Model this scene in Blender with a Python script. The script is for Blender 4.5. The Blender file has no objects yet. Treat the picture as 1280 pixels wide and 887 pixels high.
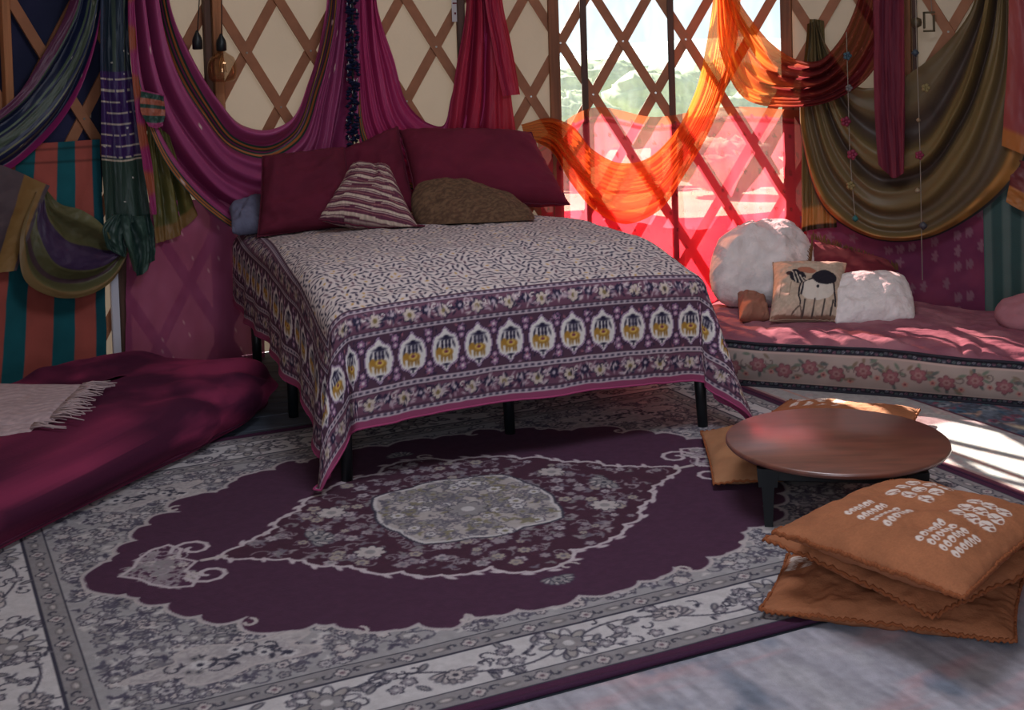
import bpy, math, random
import numpy as np
from mathutils import Matrix, Vector

# ------------------------------------------------------------------ camera, world, sun, lights, exposure
SC = bpy.context.scene
COL = SC.collection
PI = math.pi
F = 1650.0; CX = 640.0; EYE = 1.6
ROLL = math.atan(.03); PITCH = math.radians(2.2)
CY = 50 + F * math.tan(PITCH)
_f = np.array([0, math.cos(PITCH), -math.sin(PITCH)]); _r0 = np.array([1., 0, 0]); _u0 = np.cross(_r0, _f)
_r = _r0 * math.cos(ROLL) - _u0 * math.sin(ROLL)
_u = _u0 * math.cos(ROLL) + _r0 * math.sin(ROLL)
cam = bpy.data.cameras.new('camera'); camo = bpy.data.objects.new('camera', cam); COL.objects.link(camo)
camo.matrix_world = Matrix(((_r[0], _u[0], -_f[0], 0), (_r[1], _u[1], -_f[1], 0), (_r[2], _u[2], -_f[2], EYE), (0, 0, 0, 1)))
cam.sensor_width = 36; cam.lens = F / 1280 * 36; cam.shift_y = (CY - 443.5) / 1280
cam.clip_start = .05; cam.clip_end = 500
SC.camera = camo

world = bpy.data.worlds.new('sky'); SC.world = world; world.use_nodes = True
wn = world.node_tree.nodes; wl = world.node_tree.links
bg = wn['Background']
tc = wn.new('ShaderNodeTexCoord'); sep = wn.new('ShaderNodeSeparateXYZ'); wl.new(tc.outputs['Generated'], sep.inputs[0])
rmp = wn.new('ShaderNodeValToRGB'); wl.new(sep.outputs['Z'], rmp.inputs[0])
rmp.color_ramp.elements[0].position = 0.0; rmp.color_ramp.elements[0].color = (.66, .80, .90, 1)
rmp.color_ramp.elements[1].position = .6; rmp.color_ramp.elements[1].color = (.34, .55, .85, 1)
wl.new(rmp.outputs[0], bg.inputs[0]); bg.inputs[1].default_value = 1.05

SUN_DIR = Vector((.50, -1.0, -.58))
sun = bpy.data.lights.new('sun', 'SUN'); sun.energy = 30.0; sun.angle = math.radians(.6); sun.color = (1, .93, .80)
suno = bpy.data.objects.new('sun', sun); COL.objects.link(suno)
suno.rotation_euler = SUN_DIR.to_track_quat('-Z', 'Y').to_euler()

def area(name, loc, rot, sx, sy, watts, color):
    l = bpy.data.lights.new(name, 'AREA'); l.shape = 'RECTANGLE'; l.size = sx; l.size_y = sy; l.energy = watts; l.color = color
    o = bpy.data.objects.new(name, l); COL.objects.link(o); o.location = loc; o.rotation_euler = rot
    return o
area('overhead_fill', (.42, 3.75, 3.45), (0, 0, 0), 1.2, 1.2, 52, (.86, .90, 1.0))  # unseen fill lamp added under the closed roof for soft ambient
area('doorway_fill', (-.1, -.35, 1.5), (math.radians(84), 0, math.radians(-4)), 1.5, 2.0, 54, (.84, .88, 1.0))  # unseen cool fill lamp added outside the door
SC.view_settings.view_transform = 'Standard'; SC.view_settings.look = 'None'
SC.view_settings.exposure = 0.0; SC.view_settings.gamma = 1.0; SC.view_settings.use_curve_mapping = False
SC.cycles.max_bounces = 8; SC.cycles.transparent_max_bounces = 24; SC.cycles.caustics_reflective = False
SC.cycles.sample_clamp_indirect = 6.0

# ------------------------------------------------------------------ helpers: rays, noise, canvas, meshes, materials
C0 = np.array([0, 0, EYE]); WC = np.array([.42, 3.75]); WR = 3.6
def ray(x, y): return _f + _r * ((x - CX) / F) - _u * ((y - CY) / F)
def flo(x, y, z=0.0):
    d = ray(x, y); return C0 + d * ((z - EYE) / d[2])
def rayY(x, y, Y):
    d = ray(x, y); return C0 + d * (Y / d[1])
def wall_arc(x, y, off=0.0):
    d = ray(x, y); a = d[:2] @ d[:2]; o = C0[:2] - WC; b = 2 * o @ d[:2]; c = o @ o - (WR - off) ** 2
    p = C0 + d * ((-b + math.sqrt(b * b - 4 * a * c)) / (2 * a))
    return math.atan2(p[0] - WC[0], p[1] - WC[1]) * WR, p[2]
def cyl(arc, z, off=0.0):
    th = np.asarray(arc) / WR; r = WR - np.asarray(off)
    return np.stack([WC[0] + r * np.sin(th), WC[1] + r * np.cos(th), np.broadcast_to(z, np.shape(th)) + 0 * r], -1)

def _h(ix, iy, s):
    n = (ix.astype(np.int64) * 374761393 + iy.astype(np.int64) * 668265263 + s * 974711) & 0x7fffffff
    n = ((n ^ (n >> 13)) * 1274126177) & 0x7fffffff
    return ((n ^ (n >> 16)) & 0xffff) / 65535.0
def vnoise(x, y, s=0):
    x = np.asarray(x, float); y = np.asarray(y, float); x, y = np.broadcast_arrays(x, y)
    ix = np.floor(x); iy = np.floor(y); fx = x - ix; fy = y - iy
    fx = fx * fx * (3 - 2 * fx); fy = fy * fy * (3 - 2 * fy)
    a = _h(ix, iy, s); b = _h(ix + 1, iy, s); c = _h(ix, iy + 1, s); d = _h(ix + 1, iy + 1, s)
    return (a + (b - a) * fx + (c - a) * fy + (a - b - c + d) * fx * fy) * 2 - 1
def fbm(x, y, s=0, o=3):
    t = 0; a = 1.0
    for k in range(o):
        t = t + a * vnoise(x * 2 ** k, y * 2 ** k, s + k * 17); a *= .5
    return t
def sm(a, b, x):
    t = np.clip((np.asarray(x, float) - a) / (b - a), 0, 1); return t * t * (3 - 2 * t)
def rgb(h): return np.array([int(h[i:i + 2], 16) for i in (0, 2, 4)]) / 255.0
def lin(c):
    c = np.asarray(c, float); return np.where(c <= .04045, c / 12.92, ((c + .055) / 1.055) ** 2.4)
def mixc(a, b, t):
    t = np.asarray(t)[..., None]; return a * (1 - t) + b * t

class Canvas:
    """Colours of a printed or woven cloth, one per grid vertex; coordinates in metres."""
    def __init__(s, x0, y0, w, h, res, col):
        s.x0, s.y0, s.w, s.h, s.res = x0, y0, w, h, res
        s.nx = int(round(w / res)) + 1; s.ny = int(round(h / res)) + 1
        s.X = np.linspace(x0, x0 + w, s.nx); s.Y = np.linspace(y0, y0 + h, s.ny)
        s.a = np.empty((s.ny, s.nx, 3)); s.a[:] = col
    def box(s, xa, ya, xb, yb):
        p = s.res
        i0 = max(0, int((xa - p - s.x0) / s.res)); i1 = min(s.nx, int((xb + p - s.x0) / s.res) + 2)
        j0 = max(0, int((ya - p - s.y0) / s.res)); j1 = min(s.ny, int((yb + p - s.y0) / s.res) + 2)
        if i0 >= i1 or j0 >= j1: return None
        return slice(j0, j1), slice(i0, i1), s.X[None, i0:i1], s.Y[j0:j1, None]
    def put(s, b, al, col):
        v = s.a[b[0], b[1]]; al = np.clip(al, 0, 1)[..., None]; v += (np.asarray(col) - v) * al
    def ell(s, x, y, rx, ry, ang, col):
        m = max(rx, ry); b = s.box(x - m, y - m, x + m, y + m)
        if b is None: return
        c, n = math.cos(ang), math.sin(ang); dx = b[2] - x; dy = b[3] - y
        d = np.sqrt(((dx * c + dy * n) / rx) ** 2 + ((dy * c - dx * n) / ry) ** 2)
        s.put(b, (1 - d) * min(rx, ry) / s.res + .5, col)
    def flower(s, x, y, r, n, ang, col, mid, edge=None):
        if edge is not None: s.flower(x, y, r + s.res * 1.0, n, ang, edge, edge)
        b = s.box(x - r, y - r, x + r, y + r)
        if b is None: return
        dx = b[2] - x; dy = b[3] - y; d = np.sqrt(dx * dx + dy * dy); th = np.arctan2(dy, dx) - ang
        rr = r * (.68 + .32 * np.abs(np.cos(n * th / 2)))
        s.put(b, (rr - d) / s.res + .5, col)
        s.put(b, (r * .34 - d) / s.res + .5, mid)
    def poly(s, pts, col, al=1.0):
        p = np.asarray(pts); b = s.box(p[:, 0].min(), p[:, 1].min(), p[:, 0].max(), p[:, 1].max())
        if b is None: return
        X = b[2] + 0 * b[3]; Y = b[3] + 0 * b[2]; ins = np.zeros(X.shape, bool)
        for (xa, ya), (xb, yb) in zip(p, np.roll(p, -1, 0)):
            if ya == yb: continue
            ins ^= ((ya > Y) != (yb > Y)) & (X < (xb - xa) * (Y - ya) / (yb - ya) + xa)
        s.put(b, ins * al, col)
    def line(s, pts, w, col):
        for (xa, ya), (xb, yb) in zip(pts[:-1], pts[1:]):
            b = s.box(min(xa, xb) - w, min(ya, yb) - w, max(xa, xb) + w, max(ya, yb) + w)
            if b is None: continue
            ex, ey = xb - xa, yb - ya; L = ex * ex + ey * ey + 1e-12
            t = np.clip(((b[2] - xa) * ex + (b[3] - ya) * ey) / L, 0, 1)
            d = np.hypot(b[2] - xa - t * ex, b[3] - ya - t * ey)
            s.put(b, (w / 2 - d) / s.res + .5, col)

def crom(P, n):
    """n points along a Catmull-Rom curve through P (k, dim), by chord length."""
    P = np.asarray(P, float)
    if len(P) == 2: P = np.array([P[0], (P[0] + P[1]) / 2, P[1]])
    d = np.r_[0, np.cumsum(np.linalg.norm(np.diff(P, axis=0), axis=1) + 1e-9)]; d /= d[-1]
    return crom_at(P, d, np.linspace(0, 1, n))
def crom_at(P, d, t):
    m = np.gradient(P, d, axis=0)
    i = np.clip(np.searchsorted(d, t, 'right') - 1, 0, len(d) - 2)
    h = (d[i + 1] - d[i]); u = (t - d[i]) / h
    sh = (-1,) + (1,) * (P.ndim - 1); u = u.reshape(sh); h = h.reshape(sh)
    return ((2 * u**3 - 3 * u**2 + 1) * P[i] + (u**3 - 2 * u**2 + u) * h * m[i] + (-2 * u**3 + 3 * u**2) * P[i + 1] + (u**3 - u**2) * h * m[i + 1])

def link_mesh(name, V, faces, mat, parent=None, col=None, uv=None, smooth=True):
    V = np.asarray(V, float).reshape(-1, 3)
    me = bpy.data.meshes.new(name)
    if isinstance(faces, np.ndarray):
        nf, k = faces.shape
        me.vertices.add(len(V)); me.vertices.foreach_set('co', V.astype(np.float32).ravel())
        me.loops.add(nf * k); me.loops.foreach_set('vertex_index', faces.astype(np.int32).ravel())
        me.polygons.add(nf); me.polygons.foreach_set('loop_start', np.arange(0, nf * k, k, dtype=np.int32))
        me.update(calc_edges=True)
    else:
        me.from_pydata(V.tolist(), [], faces)
    me.polygons.foreach_set('use_smooth', np.full(len(me.polygons), smooth))
    if col is not None:
        at = me.color_attributes.new('weave', 'FLOAT_COLOR', 'POINT')
        c = np.ones((len(V), 4), np.float32); c[:, :3] = lin(np.clip(col.reshape(-1, 3), 0, 1)); at.data.foreach_set('color', c.ravel())
    if uv is not None:
        ul = me.uv_layers.new(name='UVMap'); li = np.empty(len(me.loops), np.int32); me.loops.foreach_get('vertex_index', li)
        ul.data.foreach_set('uv', uv.reshape(-1, 2)[li].astype(np.float32).ravel())
    me.materials.append(mat)
    o = bpy.data.objects.new(name, me); COL.objects.link(o)
    if parent is not None: o.parent = parent
    return o
def grid_faces(n, m, close_m=False):
    i = np.arange(n - 1)[:, None]; j = np.arange(m if close_m else m - 1)[None, :]; k = (j + 1) % m
    return np.stack([i * m + j, i * m + k, (i + 1) * m + k, (i + 1) * m + j], -1).reshape(-1, 4)
def grid(name, P, mat, parent=None, col=None, uv=None, close_m=False, smooth=True, flip=False):
    n, m = P.shape[:2]; fc = grid_faces(n, m, close_m)
    if flip: fc = fc[:, ::-1].copy()
    return link_mesh(name, P, fc, mat, parent, col, uv, smooth)
class MB:
    """Collects simple solids into one mesh."""
    def __init__(s): s.v = []; s.f = []
    def box(s, c, size, ax=None, bev=0.0):
        ax = np.eye(3) if ax is None else np.asarray(ax); h = np.asarray(size) / 2; b = min(bev, h.min() * .9)
        k = len(s.v)
        if b <= 0:
            for x in (-1, 1):
                for y in (-1, 1):
                    for z in (-1, 1): s.v.append(np.asarray(c) + (np.array([x, y, z]) * h) @ ax)
            s.f += [[k + i for i in q] for q in ((0, 1, 3, 2), (4, 6, 7, 5), (0, 4, 5, 1), (2, 3, 7, 6), (0, 2, 6, 4), (1, 5, 7, 3))]
        else:
            idx = {}
            for x in (-1, 1):
                for y in (-1, 1):
                    for z in (-1, 1):
                        for a in range(3):
                            p = np.array([x, y, z]) * (h - b); p[a] += (x, y, z)[a] * b
                            idx[(x, y, z, a)] = len(s.v); s.v.append(np.asarray(c) + p @ ax)
            for a in range(3):
                o1, o2 = (a + 1) % 3, (a + 2) % 3
                for sg in (-1, 1):
                    q = []
                    for p1, p2 in ((-1, -1), (1, -1), (1, 1), (-1, 1)):
                        t = [0, 0, 0]; t[a] = sg; t[o1] = p1; t[o2] = p2; q.append(idx[(*t, a)])
                    s.f.append(q if sg > 0 else q[::-1])
                for p1 in (-1, 1):
                    for p2 in (-1, 1):
                        t0 = [0, 0, 0]; t0[a] = -1; t0[o1] = p1; t0[o2] = p2; t1 = list(t0); t1[a] = 1
                        s.f.append([idx[(*t0, o1)], idx[(*t0, o2)], idx[(*t1, o2)], idx[(*t1, o1)]])
            for x in (-1, 1):
                for y in (-1, 1):
                    for z in (-1, 1): s.f.append([idx[(x, y, z, a)] for a in range(3)])
        return s
    def tube(s, pts, r, n=8, caps=True):
        P = np.asarray(pts, float); R = np.broadcast_to(r, len(P)); k = len(s.v); T = np.gradient(P, axis=0)
        ref = np.array([0, 0, 1.]) if abs(T[0][2]) < .9 * np.linalg.norm(T[0]) else np.array([1., 0, 0])
        for p, t, rr in zip(P, T, R):
            t = t / (np.linalg.norm(t) + 1e-9); a = np.cross(t, ref); a /= np.linalg.norm(a) + 1e-9; b = np.cross(t, a); ref = np.cross(a, t)
            for i in range(n):
                w = 2 * PI * i / n; s.v.append(p + rr * (math.cos(w) * a + math.sin(w) * b))
        for j in range(len(P) - 1):
            for i in range(n):
                s.f.append([k + j * n + i, k + j * n + (i + 1) % n, k + (j + 1) * n + (i + 1) % n, k + (j + 1) * n + i])
        if caps: s.f.append([k + i for i in range(n)][::-1]); s.f.append([k + (len(P) - 1) * n + i for i in range(n)])
        return s
    def lathe(s, c, prof, n=32):
        k = len(s.v)
        for r, z in prof:
            for i in range(n):
                w = 2 * PI * i / n; s.v.append(np.asarray(c) + np.array([r * math.cos(w), r * math.sin(w), z]))
        for j in range(len(prof) - 1):
            for i in range(n): s.f.append([k + j * n + i, k + j * n + (i + 1) % n, k + (j + 1) * n + (i + 1) % n, k + (j + 1) * n + i])
        s.f.append([k + i for i in range(n)][::-1]); s.f.append([k + (len(prof) - 1) * n + i for i in range(n)])
        return s
    def build(s, name, mat, parent=None, smooth=False): return link_mesh(name, s.v, s.f, mat, parent, smooth=smooth)

def tag(o, label=None, cat=None, group=None, kind=None):
    if label: o['label'] = label
    if cat: o['category'] = cat
    if group: o['group'] = group
    if kind: o['kind'] = kind
    return o
def empty(name, loc=(0, 0, 0)):
    o = bpy.data.objects.new(name, None); COL.objects.link(o); o.location = loc; o.empty_display_size = .1
    return o
def adopt(root, *obs):
    """Parent meshes built in world coordinates to an Empty standing at the thing's base."""
    for o in obs:
        o.parent = root; o.matrix_parent_inverse = Matrix.Translation(-Vector(root.location))

_mats = {}
def M(name, col='vc', rough=.8, sheen=0.0, spec=.3, metal=0.0, bump=0.0, bscale=200, transl=0.0, transp=0.0, tint=(1, 1, 1), var=0.0, vscale=6, weave=None, trans=0.0, grain=None, coat=0.0):
    if name in _mats: return _mats[name]
    m = bpy.data.materials.new(name); m.use_nodes = True; N = m.node_tree.nodes; L = m.node_tree.links
    b = N['Principled BSDF']; out = N['Material Output']
    b.inputs['Roughness'].default_value = rough; b.inputs['Metallic'].default_value = metal
    b.inputs['Specular IOR Level'].default_value = spec
    b.inputs['Sheen Weight'].default_value = sheen; b.inputs['Sheen Roughness'].default_value = .4
    b.inputs['Transmission Weight'].default_value = trans; b.inputs['Coat Weight'].default_value = coat; b.inputs['Coat Roughness'].default_value = .28
    if isinstance(col, str) and col == 'vc':
        a = N.new('ShaderNodeAttribute'); a.attribute_name = 'weave'; src = a.outputs['Color']
    else:
        r = N.new('ShaderNodeRGB'); c = lin(rgb(col)); r.outputs[0].default_value = (*c, 1); src = r.outputs[0]
    tcn = N.new('ShaderNodeTexCoord')
    if grain is not None:
        mp = N.new('ShaderNodeMapping'); mp.inputs['Scale'].default_value = grain; L.new(tcn.outputs['Object'], mp.inputs[0])
        ng = N.new('ShaderNodeTexNoise'); ng.inputs['Scale'].default_value = 1; ng.inputs['Detail'].default_value = 5; L.new(mp.outputs[0], ng.inputs['Vector'])
        rg = N.new('ShaderNodeMapRange'); rg.inputs[1].default_value = .3; rg.inputs[2].default_value = .7; rg.inputs[3].default_value = .55; rg.inputs[4].default_value = 1.2; L.new(ng.outputs[0], rg.inputs[0])
        mu = N.new('ShaderNodeMix'); mu.data_type = 'RGBA'; mu.blend_type = 'MULTIPLY'; mu.inputs[0].default_value = 1
        L.new(src, mu.inputs[6]); L.new(rg.outputs[0], mu.inputs[7]); src = mu.outputs[2]
    if var > 0:
        nz = N.new('ShaderNodeTexNoise'); nz.inputs['Scale'].default_value = vscale; nz.inputs['Detail'].default_value = 4; L.new(tcn.outputs['Object'], nz.inputs['Vector'])
        rg = N.new('ShaderNodeMapRange'); rg.inputs[1].default_value = .3; rg.inputs[2].default_value = .7; rg.inputs[3].default_value = 1 - var; rg.inputs[4].default_value = 1 + var; L.new(nz.outputs[0], rg.inputs[0])
        mu = N.new('ShaderNodeMix'); mu.data_type = 'RGBA'; mu.blend_type = 'MULTIPLY'; mu.inputs[0].default_value = 1
        L.new(src, mu.inputs[6]); L.new(rg.outputs[0], mu.inputs[7]); src = mu.outputs[2]
    L.new(src, b.inputs['Base Color']); 
    if sheen: L.new(src, b.inputs['Sheen Tint'])
    if bump > 0:
        nb = N.new('ShaderNodeTexNoise'); nb.inputs['Scale'].default_value = bscale; nb.inputs['Detail'].default_value = 2; L.new(tcn.outputs['Object'], nb.inputs['Vector'])
        bp = N.new('ShaderNodeBump'); bp.inputs['Strength'].default_value = bump; bp.inputs['Distance'].default_value = .004; L.new(nb.outputs[0], bp.inputs['Height']); L.new(bp.outputs[0], b.inputs['Normal'])
    sh = b.outputs[0]
    if transl > 0:
        t = N.new('ShaderNodeBsdfTranslucent'); L.new(src, t.inputs[0]); mx = N.new('ShaderNodeMixShader'); mx.inputs[0].default_value = transl
        L.new(sh, mx.inputs[1]); L.new(t.outputs[0], mx.inputs[2]); sh = mx.outputs[0]
    if transp > 0:
        t = N.new('ShaderNodeBsdfTransparent'); t.inputs[0].default_value = (*tint, 1); mx = N.new('ShaderNodeMixShader'); mx.inputs[0].default_value = transp
        L.new(sh, mx.inputs[1]); L.new(t.outputs[0], mx.inputs[2]); sh = mx.outputs[0]
        if tint == 'vc': pass
    L.new(sh, out.inputs[0])
    _mats[name] = m; return m

random.seed(7); rng = np.random.default_rng(7)
MT_CANVAS = M('cream_canvas', 'a69687', .9, bump=.15, bscale=60, transl=.05, var=.05, vscale=3)
MT_SLAT = M('lattice_wood', 'a06a4c', .6, var=.12, vscale=12, spec=.3)
MT_POST = M('post_wood', 'a8704c', .55, grain=(40, 40, 2))
MT_DARKPOST = M('dark_post_wood', '5b4238', .6, grain=(40, 40, 2))
MT_FRAME = M('window_frame_wood', '8a5638', .55, grain=(40, 40, 2))
MT_BLACK = M('black_powder_coat', '14181c', .42, spec=.45, bump=.05, bscale=300)
MT_VC = M('printed_cotton', 'vc', .85, sheen=.15, bump=.25, bscale=500)
MT_RUG = M('woven_pile', 'vc', .95, sheen=.25, bump=.5, bscale=260, var=.10, vscale=40)
MT_SILK = M('sari_silk', 'vc', .42, sheen=.25, spec=.4, bump=.15, bscale=350, transl=.10)
MT_COTTON = M('soft_cotton', 'vc', .9, sheen=.3, bump=.3, bscale=120)
MT_VELVET = M('wine_velvet', 'vc', .8, sheen=.9, spec=.15, bump=.2, bscale=90)

# ------------------------------------------------------------------ setting: yurt wall, lattice, window, ceiling, floor, land outside
WIN_A, WIN_B, WIN_Z0, WIN_Z1 = -.165, 1.075, .12, 2.12  # opening carried low to backlight the added red backing
def canvas_piece(a0, a1, z0, z1, da=.18):
    n = max(2, int((a1 - a0) / da) + 1); m = max(2, int((z1 - z0) / .2) + 1)
    A = np.linspace(a0, a1, n); Z = np.linspace(z0, z1, m)
    P = cyl(A[:, None] + 0 * Z[None], Z[None] + 0 * A[:, None], .006 * vnoise(A[:, None] * 3, Z[None] * 3, 3))
    return P.reshape(-1, 3), grid_faces(n, m)
def canvas(name, pieces):
    V = []; Fc = []; k = 0
    for p in pieces:
        v, f = canvas_piece(*p); V.append(v); Fc.append(f + k); k += len(v)
    o = link_mesh(name, np.concatenate(V), np.concatenate(Fc), MT_CANVAS); return tag(o, kind='structure')
HALF = PI * WR
GAP0 = math.atan2(-WC[0] + .75, -WC[1]) * WR; GAP1 = math.atan2(-WC[0] - .75, -WC[1]) * WR + 2 * HALF
wall_back = canvas('wall_back', [(-5.6, WIN_A, 0, 2.3), (WIN_A, WIN_B, 0, WIN_Z0), (WIN_A, WIN_B, WIN_Z1, 2.3), (WIN_B, 5.6, 0, 2.3)])
wall_front = canvas('wall_front', [(5.6, GAP0 if GAP0 > 0 else GAP0 + 2 * HALF, 0, 2.3), (GAP1, 2 * HALF - 5.6, 0, 2.3)])

# crossing lattice: two layers of slats, bolted where they cross
NODE, STEP, RISE = -.145, .349, .29
def slat(a_at_node, sgn, layer):
    z = np.linspace(.0, 2.26, 9); a = a_at_node + sgn * (z - 1.575) / RISE * STEP / 2
    d = np.array([sgn * STEP / 2 / RISE, 1.0]); d /= np.linalg.norm(d); nrm = np.array([d[1], -d[0]]) * .026
    o0 = .012 + .014 * layer; o1 = o0 + .012
    L_, R_ = (a + nrm[0], z + nrm[1]), (a - nrm[0], z - nrm[1])
    ring = [cyl(L_[0], L_[1], o0), cyl(R_[0], R_[1], o0), cyl(R_[0], R_[1], o1), cyl(L_[0], L_[1], o1)]
    P = np.stack(ring, 1)
    s_ = grid('lattice_slat', P, MT_SLAT, wall_back, close_m=True, smooth=False)
    return s_
for k in range(-10, 11):
    slat(NODE + k * STEP, 1, 0); slat(NODE + k * STEP, -1, 1)
bolt = MB()
for k in range(-8, 9):
    for j, zz in ((0, 1.575), (.5, 1.285), (.5, 1.865), (0, .995), (.5, .705)):
        p = cyl(NODE + (k + j) * STEP, zz, .038); th = (NODE + (k + j) * STEP) / WR; ax = np.array([-math.sin(th), -math.cos(th), 0]) * .004
        bolt.tube([p, p + ax], .006, 6)
tag(bolt.build('lattice_bolt', M('bolt_metal', 'b9b3aa', .35, metal=.8), wall_back), kind='stuff')

def post(arc, w, d, mat, name='post', z0=0, z1=2.28, off=.04, parent=wall_back):
    th = arc / WR; rad = np.array([math.sin(th), math.cos(th), 0]); tan = np.array([math.cos(th), -math.sin(th), 0])
    c = cyl(arc, (z0 + z1) / 2, off + d / 2)
    return MB().box(c, (w, d, z1 - z0), (tan, rad, (0, 0, 1)), .004).build(name, mat, parent)
post(wall_arc(265, 40)[0], .05, .05, MT_POST); post(wall_arc(258, 40)[0] - .02, .035, .04, MT_DARKPOST)
post(wall_arc(574, 40)[0], .045, .04, MT_DARKPOST); post(wall_arc(1136, 40)[0], .05, .04, MT_POST); post(wall_arc(1143, 40)[0] + .015, .02, .045, MT_DARKPOST)
post(wall_arc(0, 80)[0], .04, .04, MT_POST); post(wall_arc(149, 400)[0], .055, .04, MT_DARKPOST)
# bare white board standing by the striped cloth
t1 = post(wall_arc(139, 400)[0], .05, .02, M('white_painted_board', 'cfcdd6', .6, bump=.05), 'trim_1', 0, .9, .05, None); tag(t1, kind='structure')

# window: frame posts, mullions, sill, head, clear vinyl panes
win = tag(empty('window_1', cyl((WIN_A + WIN_B) / 2, 0, .0)), kind='structure')
wparts = []
for a in (WIN_A - .02, WIN_B + .03): wparts.append(post(a, .06, .045, MT_FRAME, 'window_frame', 0, 2.28, .042, None))
for a in (wall_arc(729, 60)[0], wall_arc(839, 60)[0]): wparts.append(post(a, .036, .04, MT_DARKPOST, 'mullion', 0, 2.28, .042, None))
MT_VINYL = bpy.data.materials.new('clear_vinyl'); MT_VINYL.use_nodes = True
_N = MT_VINYL.node_tree.nodes; _L = MT_VINYL.node_tree.links
_t = _N.new('ShaderNodeBsdfTransparent'); _t.inputs[0].default_value = (.93, .96, .97, 1)
_d = _N.new('ShaderNodeBsdfTranslucent'); _d.inputs[0].default_value = (.85, .9, .92, 1)
_nz = _N.new('ShaderNodeTexNoise'); _nz.inputs['Scale'].default_value = 9; _nz.inputs['Detail'].default_value = 5
_rg = _N.new('ShaderNodeMapRange'); _rg.inputs[1].default_value = .3; _rg.inputs[2].default_value = .7; _rg.inputs[3].default_value = .035; _rg.inputs[4].default_value = .07
_L.new(_nz.outputs[0], _rg.inputs[0])
_m = _N.new('ShaderNodeMixShader'); _L.new(_rg.outputs[0], _m.inputs[0]); _L.new(_t.outputs[0], _m.inputs[1]); _L.new(_d.outputs[0], _m.inputs[2])
_L.new(_m.outputs[0], _N['Material Output'].inputs[0])
edges = [WIN_A, wall_arc(729, 60)[0], wall_arc(839, 60)[0], WIN_B]
for a0, a1 in zip(edges[:-1], edges[1:]):
    A = np.linspace(a0, a1, 14); Z = np.linspace(WIN_Z0, WIN_Z1, 22)
    P = cyl(A[:, None] + 0 * Z, Z[None] + 0 * A[:, None], .003 + .005 * vnoise(A[:, None] * 7, Z[None] * 7, 8))
    wparts.append(grid('pane', P, MT_VINYL))
adopt(win, *wparts)

MT_ROOF = M('roof_canvas', 'c9bda8', .9, bump=.1, bscale=50)
th = np.linspace(0, 2 * PI, 65); prof = [(WR + .02, 2.28), (2.4, 2.83), (.9, 3.5), (.0, 3.62)]
P = np.stack([np.stack([WC[0] + r * np.sin(th), WC[1] + r * np.cos(th), 0 * th + z], -1) for r, z in prof])
tag(grid('ceiling', P, MT_ROOF, flip=True), kind='structure')

fl = tag(empty('floor', (WC[0], WC[1], 0)), kind='structure')
MT_PLANK = M('grey_floorboard', '5f6674', .6, grain=(2, 14, 14), var=.1, bump=.1, bscale=40)
b_ax = np.array([[.925, .38, 0], [-.38, .925, 0], [0, 0, 1.]])
pl = []
for i in range(-19, 20):
    y = i * .19; hl = math.sqrt(max(.1, 3.72 ** 2 - y * y))
    c = np.array([WC[0], WC[1], -.012]) + b_ax[1] * y
    pl.append(MB().box(c, (2 * hl, .186, .02), b_ax, .002).build('plank', MT_PLANK))
sub = MB().lathe((WC[0], WC[1], -.08), [(3.75, 0), (3.75, .05)], 64).build('subfloor', MT_DARKPOST); pl.append(sub)
adopt(fl, *pl)

# land outside: dry meadow, far hills, hazy trees
gx = np.linspace(-60, 60, 61); gy = np.r_[np.linspace(7.9, 40, 30), np.linspace(42, 260, 30)]
GX, GY = np.meshgrid(gx, gy, indexing='ij'); GXs = GX * (1 + GY / 60)
P = np.stack([GXs, GY, -.5 - .035 * (GY - 8) + .25 * fbm(GXs / 9, GY / 9, 5)], -1)
tag(grid('ground', P, M('dry_meadow', 'a8a886', .95, var=.25, vscale=.6, bump=.3, bscale=3)), kind='structure')
hx = np.linspace(-160, 190, 120); HP = []
for k in range(9):
    yy = 240 + k * 14; hz = -14 + (np.sin(k / 8 * PI) ** .8) * (13.0 + 2.0 * vnoise(hx / 40, 0 * hx, 31) + 1.0 * vnoise(hx / 13, 0 * hx, 32))
    HP.append(np.stack([hx, 0 * hx + yy, hz], -1))
tag(grid('hills', np.stack(HP), M('hazed_hillside', '9db4b4', .95, var=.15, vscale=.08), flip=True), kind='structure')  # distance haze put into the pale blue-green hill colour

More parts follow.
